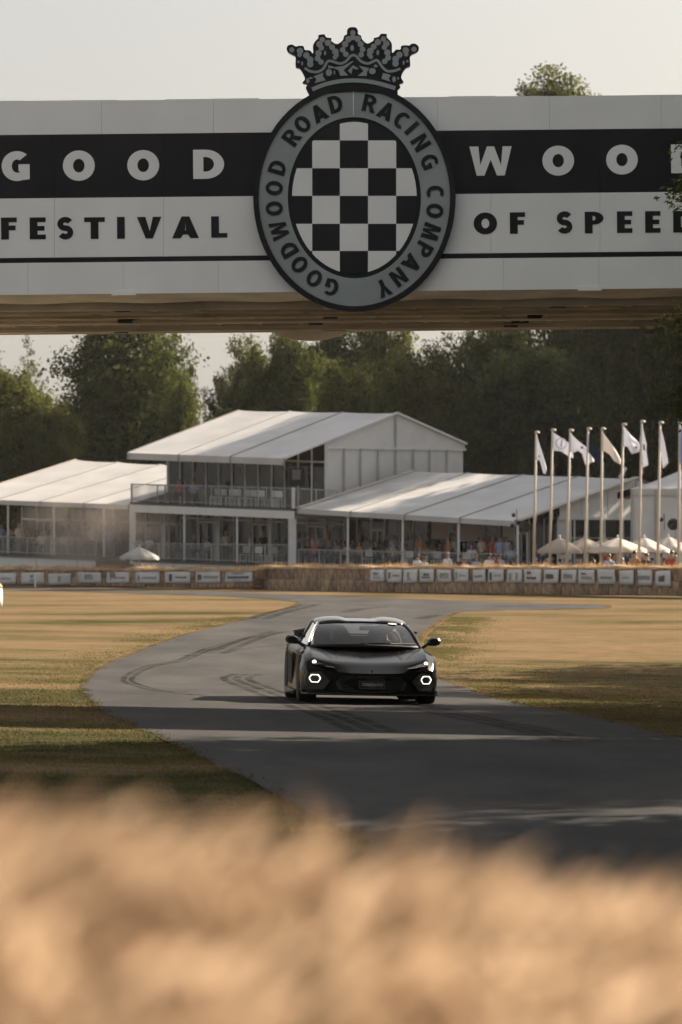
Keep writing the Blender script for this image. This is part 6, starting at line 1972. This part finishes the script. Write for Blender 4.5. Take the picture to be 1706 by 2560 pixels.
tree_px(1388, 168, 205, 262, 'tall', 0, OLV, 'tallest tree with its top rising above the bridge')
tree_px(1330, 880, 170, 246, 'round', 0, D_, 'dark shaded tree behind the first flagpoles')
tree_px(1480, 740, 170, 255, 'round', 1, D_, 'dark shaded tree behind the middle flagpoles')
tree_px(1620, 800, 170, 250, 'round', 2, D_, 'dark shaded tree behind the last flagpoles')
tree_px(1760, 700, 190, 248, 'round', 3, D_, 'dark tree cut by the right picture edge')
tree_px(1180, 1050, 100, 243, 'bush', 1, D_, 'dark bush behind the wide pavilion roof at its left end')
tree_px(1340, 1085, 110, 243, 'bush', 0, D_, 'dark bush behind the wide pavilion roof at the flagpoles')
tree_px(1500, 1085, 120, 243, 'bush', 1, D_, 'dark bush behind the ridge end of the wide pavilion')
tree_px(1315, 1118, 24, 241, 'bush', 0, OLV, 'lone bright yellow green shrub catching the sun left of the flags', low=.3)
for i, (x, d, h, r) in enumerate(((-31, 262, 17, 6), (-40, 272, 20, 7), (-50, 280, 18, 7), (-36, 290, 22, 7))):
    tree(x, d, h, r, 'round', i, MID, ('tree just beyond the left picture edge', 'second tree beyond the left picture edge', 'farthest tree beyond the left picture edge', 'tallest tree beyond the left picture edge')[i], 'trees of the wood behind the pavilions', .08)
# far wood filling the low gaps
tree_px(180, 1000, 190, 300, 'bush', 1, D_, 'dark undergrowth behind the domed tree')
tree_px(700, 985, 260, 290, 'bush', 0, D_, 'dark undergrowth behind the two storey pavilion')
tree_px(1450, 950, 300, 285, 'bush', 1, D_, 'dark undergrowth behind the flagpoles')
# trees beside the road, out of the picture, that shade it
near_a = crown('crown', round_lobes(41, 26), 36000, .046, 41, 44, .065, .3)
near_b = crown('crown', round_lobes(44, 30), 64000, .046, 44, 40, .07, .35)
SG = 'trees along the right side of the road'
for x, y, h, r, k, lb in ((10.8, 42.4, 12.5, 5.0, 0, 'roadside tree whose low twigs reach in at the right edge before the bridge'), (13.0, 38.6, 13.0, 5.0, 1, 'roadside tree behind the twiggy one'), (9.8, 25.1, 12.5, 5.3, 2, 'roadside tree nearest the camera on the right'),
                       (21.4, 65.5, 12.3, 6.2, 3, 'roadside tree shading the right grass verge'), (19.8, 74.5, 10.4, 6.6, 0, 'roadside tree farther along the right verge'), (21.3, 85.5, 10.8, 6.4, 2, 'small roadside tree farthest along the right verge'), (17.5, 46.7, 15.0, 5.2, 1, 'taller roadside tree at the bridge end')):
    tree(x, y, h, r, 'round', k, M['leaf_near'], lb, SG, .12, None, near_a if 30 < y < 50 else near_b)
for x, y, h, r, k, lb in ((34, 213, 24, 7, 0, 'tall tree right of the wide pavilion, throwing it into shade'), (41, 205, 24, 6.5, 1, 'tall tree right of the small marquee'), (23.5, 231, 30, 6.0, 2, 'tall tree behind the right end of the pavilions'), (28, 220, 26, 6, 3, 'tall tree between the others right of the pavilions'), (18.5, 229, 25, 4.6, 1, 'tall slim tree nearest the two storey pavilion on its right')):
    tree(x, y, h, r, 'round', k, D_, lb, 'trees right of the pavilions')
# low twigs of the roadside tree in the picture
def twigs():
    t = [o for o in col.objects if o.name.startswith('broadleaf_tree') and o.get('label', '').startswith('roadside tree whose low twigs')][0]
    org = t.location
    rg = np.random.default_rng(5)
    specs = [((1900, 760), (1755, 800), (1640, 838), 40.8, 170), ((1850, 760), (1770, 830), (1690, 862), 40.6, 150), ((1900, 960), (1780, 990), (1636, 1005), 40.5, 150), ((1880, 1000), (1770, 1025), (1690, 1030), 40.7, 120),
             ((1860, 440), (1770, 470), (1688, 488), 41.2, 120), ((1850, 470), (1760, 490), (1700, 505), 41.0, 90), ((1860, 880), (1780, 900), (1690, 905), 40.9, 110), ((1850, 380), (1780, 370), (1700, 365), 41.0, 60), ((1850, 690), (1780, 740), (1700, 800), 40.9, 120)]
    for s0, s1, s2, d, n in specs:
        n = int(n * 2.8)
        a, b, c = P(*s0, d + .8), P(*s1, d + .3), P(*s2, d)
        root = org + Vector((-.8, 0, (a.z - org.z) * .9 + 1.0))
        pts = [root, lerp(root, a, .5) + Vector((0, 0, .25)), a, lerp(lerp(a, b, .5), b, .3), b, lerp(b, c, .5), c]
        tw = MB(org).tube(pts, [.07, .05, .03, .022, .016, .010, .004], 6).build('branch', M['bark'], t, True)
        tt = rg.random(n) ** .8
        base = np.array([tuple(lerp(lerp(a, b, u), lerp(b, c, u), u)) for u in tt]) - np.array(org)
        base += rg.normal(0, 1, (n, 3)) * np.array([.10, .12, .09])
        dirs = np.stack([rg.normal(-.5, .6, n), rg.normal(0, .6, n), rg.normal(-.35, .5, n)], 1)
        dirs /= np.linalg.norm(dirs, axis=1)[:, None]
        sd = np.cross(dirs, rg.normal(0, 1, (n, 3))); sd /= np.linalg.norm(sd, axis=1)[:, None]
        L = (.045 + .045 * rg.random(n))[:, None]
        V = np.stack([base, base + dirs * L * .45 + sd * L * .18, base + dirs * L, base + dirs * L * .45 - sd * L * .18], 1).reshape(-1, 3)
        tag(link('foliage', np_mesh('foliage', V, 4), tw, M['leaf_near']), kind='stuff')
twigs()

# ------------------------------------------------------------------ grass
def blades(name, x, d, h, w, rg, label, lean=.55):
    m = len(x)
    z = gz(x, d)
    a = rg.random(m) * np.pi
    lx, ly = rg.normal(0, lean, m) * h, rg.normal(0, lean, m) * h
    c = np.stack([x, d, z - .004], 1)
    s = np.stack([np.cos(a) * w, np.sin(a) * w, np.zeros(m)], 1)
    tip = c + np.stack([lx, ly, h + .004], 1)
    V = np.stack([c - s, c + s, tip], 1).reshape(-1, 3)
    tag(link(name, np_mesh(name, V, 3), None, M['blades']), label, kind='stuff')
def field_grass(n):
    rg = np.random.default_rng(12)
    d = 22.0 * (90.0 / 22.0) ** rg.random(n)
    x = (rg.random(n) * 2 - 1) * (0.095 * d + 1.2)
    # tussocks in clumps, mown low
    pt = np.clip(np.array([.5 + .6 * mnoise.noise(Vector((a * 1.1, b * .6, 1.3))) for a, b in zip(x, d)]), 0, 1)
    keep = ~on_road(x, d, -.05) & (rg.random(n) < (.35 + .65 * pt) * (1 - smooth(45, 88, d)))
    x, d, pt = x[keep], d[keep], pt[keep]
    m = len(x)
    blades('verge_grass', x, d, (.006 + .014 * rg.random(m)) * (.6 + .8 * pt), .006 * (1 + d / 45), rg, 'short mown dry grass blades over both verges')
field_grass(300000)
def edge_grass(n):
    """ragged tufts that lean over the asphalt edge"""
    rg = np.random.default_rng(14)
    rows = [(a, b) for a, b in ROWS if 20 < a.y < 150]
    i = rg.integers(0, len(rows) - 1, n)
    t = rg.random(n)
    side = rg.random(n) < .5
    A = np.array([[a.x, a.y] for a, b in rows]); Bq = np.array([[b.x, b.y] for a, b in rows])
    P0 = np.where(side[:, None], Bq[i], A[i]); P1 = np.where(side[:, None], Bq[i + 1], A[i + 1])
    p = P0 + (P1 - P0) * t[:, None]
    clump = .5 + .5 * np.sin(p[:, 1] * 5.3 + np.sin(p[:, 1] * 1.9) * 3 + side * 2)
    off = rg.normal(0, .055, n) + .03 - .06 * clump
    x = p[:, 0] + np.where(side, off, -off)
    blades('edge_grass', x, p[:, 1], (.010 + .024 * rg.random(n)) * (.4 + .8 * clump), .006 * (1 + p[:, 1] / 60), rg, 'ragged straw coloured tufts along the asphalt edges', .8)
edge_grass(40000)
def green_margin(n):
    """greener turf along the margins of the road"""
    rg = np.random.default_rng(15)
    rows = [(a, b) for a, b in ROWS if 34 < a.y < 125]
    A = np.array([[a.x, a.y] for a, b in rows]); Bq = np.array([[b.x, b.y] for a, b in rows])
    i = rg.integers(0, len(rows) - 1, n); t = rg.random(n)[:, None]
    side = rg.random(n) < .75
    p = np.where(side[:, None], Bq[i] + (Bq[i + 1] - Bq[i]) * t, A[i] + (A[i + 1] - A[i]) * t)
    width = np.where(side & (p[:, 1] < 80), 1.5, .55)
    off = .16 + np.abs(rg.normal(0, 1, n)) * width
    x = p[:, 0] + np.where(side, off, -off)
    y = p[:, 1] + rg.normal(0, .2, n)
    patch = np.array([mnoise.noise(Vector((a * .55, b * .22, 3.7))) + .6 * mnoise.noise(Vector((a * 1.6, b * .8, 9.1))) for a, b in zip(x, y)])
    k = ~on_road(x, y, .02) & (rg.random(n) < np.clip(.42 + 1.1 * patch, .04, 1))
    x, y = x[k], y[k]
    blades('margin_grass', x, y, .008 + .014 * rg.random(len(x)), .006 * (1 + y / 50), rg, 'greener turf along the road margins', .6)
    bpy.data.objects['margin_grass'].data.materials.clear()
    bpy.data.objects['margin_grass'].data.materials.append(M['green_blades'])
M['green_blades'] = leaf_mat('green_grass_blades', (0.085, 0.084, 0.034), (0.155, 0.132, 0.060), 0.4, 1.2)
green_margin(130000)

def make_straw_blade_mat():
    m, nt, p = new_mat('dry_foreground_grass')
    nt.nodes.remove(p)
    tc = nt.nodes.new('ShaderNodeTexCoord')
    n = nt.nodes.new('ShaderNodeTexNoise'); n.inputs['Scale'].default_value = 9.0; n.inputs['Detail'].default_value = 4
    nt.links.new(tc.outputs['Object'], n.inputs[0])
    r = nt.nodes.new('ShaderNodeValToRGB')
    e = r.color_ramp.elements
    e[0].position = .34; e[0].color = (0.235, 0.152, 0.096, 1)
    e[1].position = .70; e[1].color = (0.55, 0.425, 0.305, 1)
    q = e.new(.5); q.color = (0.405, 0.295, 0.195, 1)
    nt.links.new(n.outputs[0], r.inputs[0])
    d = nt.nodes.new('ShaderNodeBsdfDiffuse'); t = nt.nodes.new('ShaderNodeBsdfTranslucent')
    nt.links.new(r.outputs[0], d.inputs[0]); nt.links.new(r.outputs[0], t.inputs[0])
    ms = nt.nodes.new('ShaderNodeMixShader'); ms.inputs[0].default_value = .5
    nt.links.new(d.outputs[0], ms.inputs[1]); nt.links.new(t.outputs[0], ms.inputs[2])
    nt.links.new(ms.outputs[0], nt.nodes['Material Output'].inputs['Surface'])
    return m
M['fg'] = make_straw_blade_mat()
def foreground(n):
    rg = np.random.default_rng(77)
    y = 1.2 + 2.7 * rg.random(n)
    x = (rg.random(n) * 2 - 1) * (.5 + y * .28)
    g = gz(x, y)
    pt = .5 + .5 * np.sin(x * 9 + np.sin(y * 5) * 2) * np.sin(y * 6.2 + x * 3)
    h = (.09 + .10 * rg.random(n)) * (.90 + .18 * pt) * (1 - .5 * smooth(2.7, 4.0, y)) + np.where(rg.random(n) < .006, .04 * rg.random(n), 0)
    # one taller plume
    k0 = slice(0, 60)
    y[k0] = 2.5 + rg.normal(0, .02, 60); x[k0] = -.021 + rg.normal(0, .010, 60); g[k0] = gz(x[k0], y[k0]); h[k0] = .17 + .07 * rg.random(60)
    w = .0022 + .0028 * rg.random(n)
    a = rg.random(n) * 2 * np.pi
    lean = h * (.4 + 1.0 * rg.random(n))
    lean[k0] *= .35
    dx, dy = np.cos(a) * lean, np.sin(a) * lean
    s = np.stack([-np.sin(a) * w, np.cos(a) * w, np.zeros(n)], 1)
    c = np.stack([x, y, g - .01], 1)
    m1 = c + np.stack([dx * .35, dy * .35, h * .62], 1)
    tp = c + np.stack([dx, dy, h], 1)
    V1 = np.stack([c - s, c + s, m1 + s * .9, m1 - s * .9], 1).reshape(-1, 3)
    V2 = np.stack([m1 - s * .9, m1 + s * .9, tp + s * .5, tp - s * .5], 1).reshape(-1, 3)
    # seed heads
    k = rg.random(n) < .30
    T_, dd = tp[k], (tp - m1)[k]
    dd /= np.linalg.norm(dd, axis=1)[:, None]
    ss = np.cross(dd, rg.normal(0, 1, T_.shape)); ss /= np.linalg.norm(ss, axis=1)[:, None]
    ln = (.025 + .04 * rg.random(len(T_)))[:, None]
    V3 = np.stack([T_ - dd * .01, T_ + dd * ln * .4 + ss * .006, T_ + dd * ln, T_ + dd * ln * .4 - ss * .006], 1).reshape(-1, 3)
    o = link('dry_grass', np_mesh('dry_grass', np.concatenate([V1, V2, V3]), 4), None, M['fg'])
    tag(o, 'tall sunlit dry grass blurred in the foreground', kind='stuff')
foreground(230000)

# ------------------------------------------------------------------ air: thin haze and the dust the last car left
hz = MB().box((0, 600, 24), (1700, 1240, 56)).build('haze', None)
def vol_mat(name, colr, dens, noise=0.0, aniso=0.3):
    m = bpy.data.materials.new(name); m.use_nodes = True
    nt = m.node_tree; nt.nodes.clear()
    out = nt.nodes.new('ShaderNodeOutputMaterial')
    v = nt.nodes.new('ShaderNodeVolumePrincipled')
    v.inputs['Color'].default_value = (*colr, 1)
    v.inputs['Density'].default_value = dens
    v.inputs['Anisotropy'].default_value = aniso
    nt.links.new(v.outputs[0], out.inputs['Volume'])
    if noise:
        tc = nt.nodes.new('ShaderNodeTexCoord')
        g = nt.nodes.new('ShaderNodeTexNoise'); g.inputs['Scale'].default_value = noise; g.inputs['Detail'].default_value = 4
        nt.links.new(tc.outputs['Object'], g.inputs[0])
        ln = nt.nodes.new('ShaderNodeVectorMath'); ln.operation = 'LENGTH'
        nt.links.new(tc.outputs['Object'], ln.inputs[0])
        mr = nt.nodes.new('ShaderNodeMapRange'); mr.inputs[1].default_value = 0.0; mr.inputs[2].default_value = 1.0; mr.inputs[3].default_value = 1.0; mr.inputs[4].default_value = 0.0
        nt.links.new(ln.outputs['Value'], mr.inputs[0])
        mr2 = nt.nodes.new('ShaderNodeMapRange'); mr2.inputs[1].default_value = .35; mr2.inputs[2].default_value = .75
        nt.links.new(g.outputs[0], mr2.inputs[0])
        mu = nt.nodes.new('ShaderNodeMath'); mu.operation = 'MULTIPLY'
        nt.links.new(mr.outputs[0], mu.inputs[0]); nt.links.new(mr2.outputs[0], mu.inputs[1])
        m3 = nt.nodes.new('ShaderNodeMath'); m3.operation = 'MULTIPLY'; m3.inputs[1].default_value = dens
        nt.links.new(mu.outputs[0], m3.inputs[0]); nt.links.new(m3.outputs[0], v.inputs['Density'])
    return m
USE_HAZE = True
if USE_HAZE:
    hz.data.materials.append(vol_mat('haze_air', (0.9, 0.9, 0.92), 0.00005))
    tag(hz, 'thin summer haze', kind='stuff')
else:
    bpy.data.objects.remove(hz)
dc = P(235, 1345, 199)
bm = bmesh.new(); bmesh.ops.create_icosphere(bm, subdivisions=3, radius=1.0)
me = bpy.data.meshes.new('dust_cloud'); bm.to_mesh(me); bm.free()
du = link('dust_cloud', me, None, vol_mat('dust', (0.74, 0.64, 0.54), 0.60, 2.2, 0.2))
du.location = dc; du.scale = (4.6, 3.2, 2.9)
tag(du, 'pale brown dust drifting over the left banners', kind='stuff')
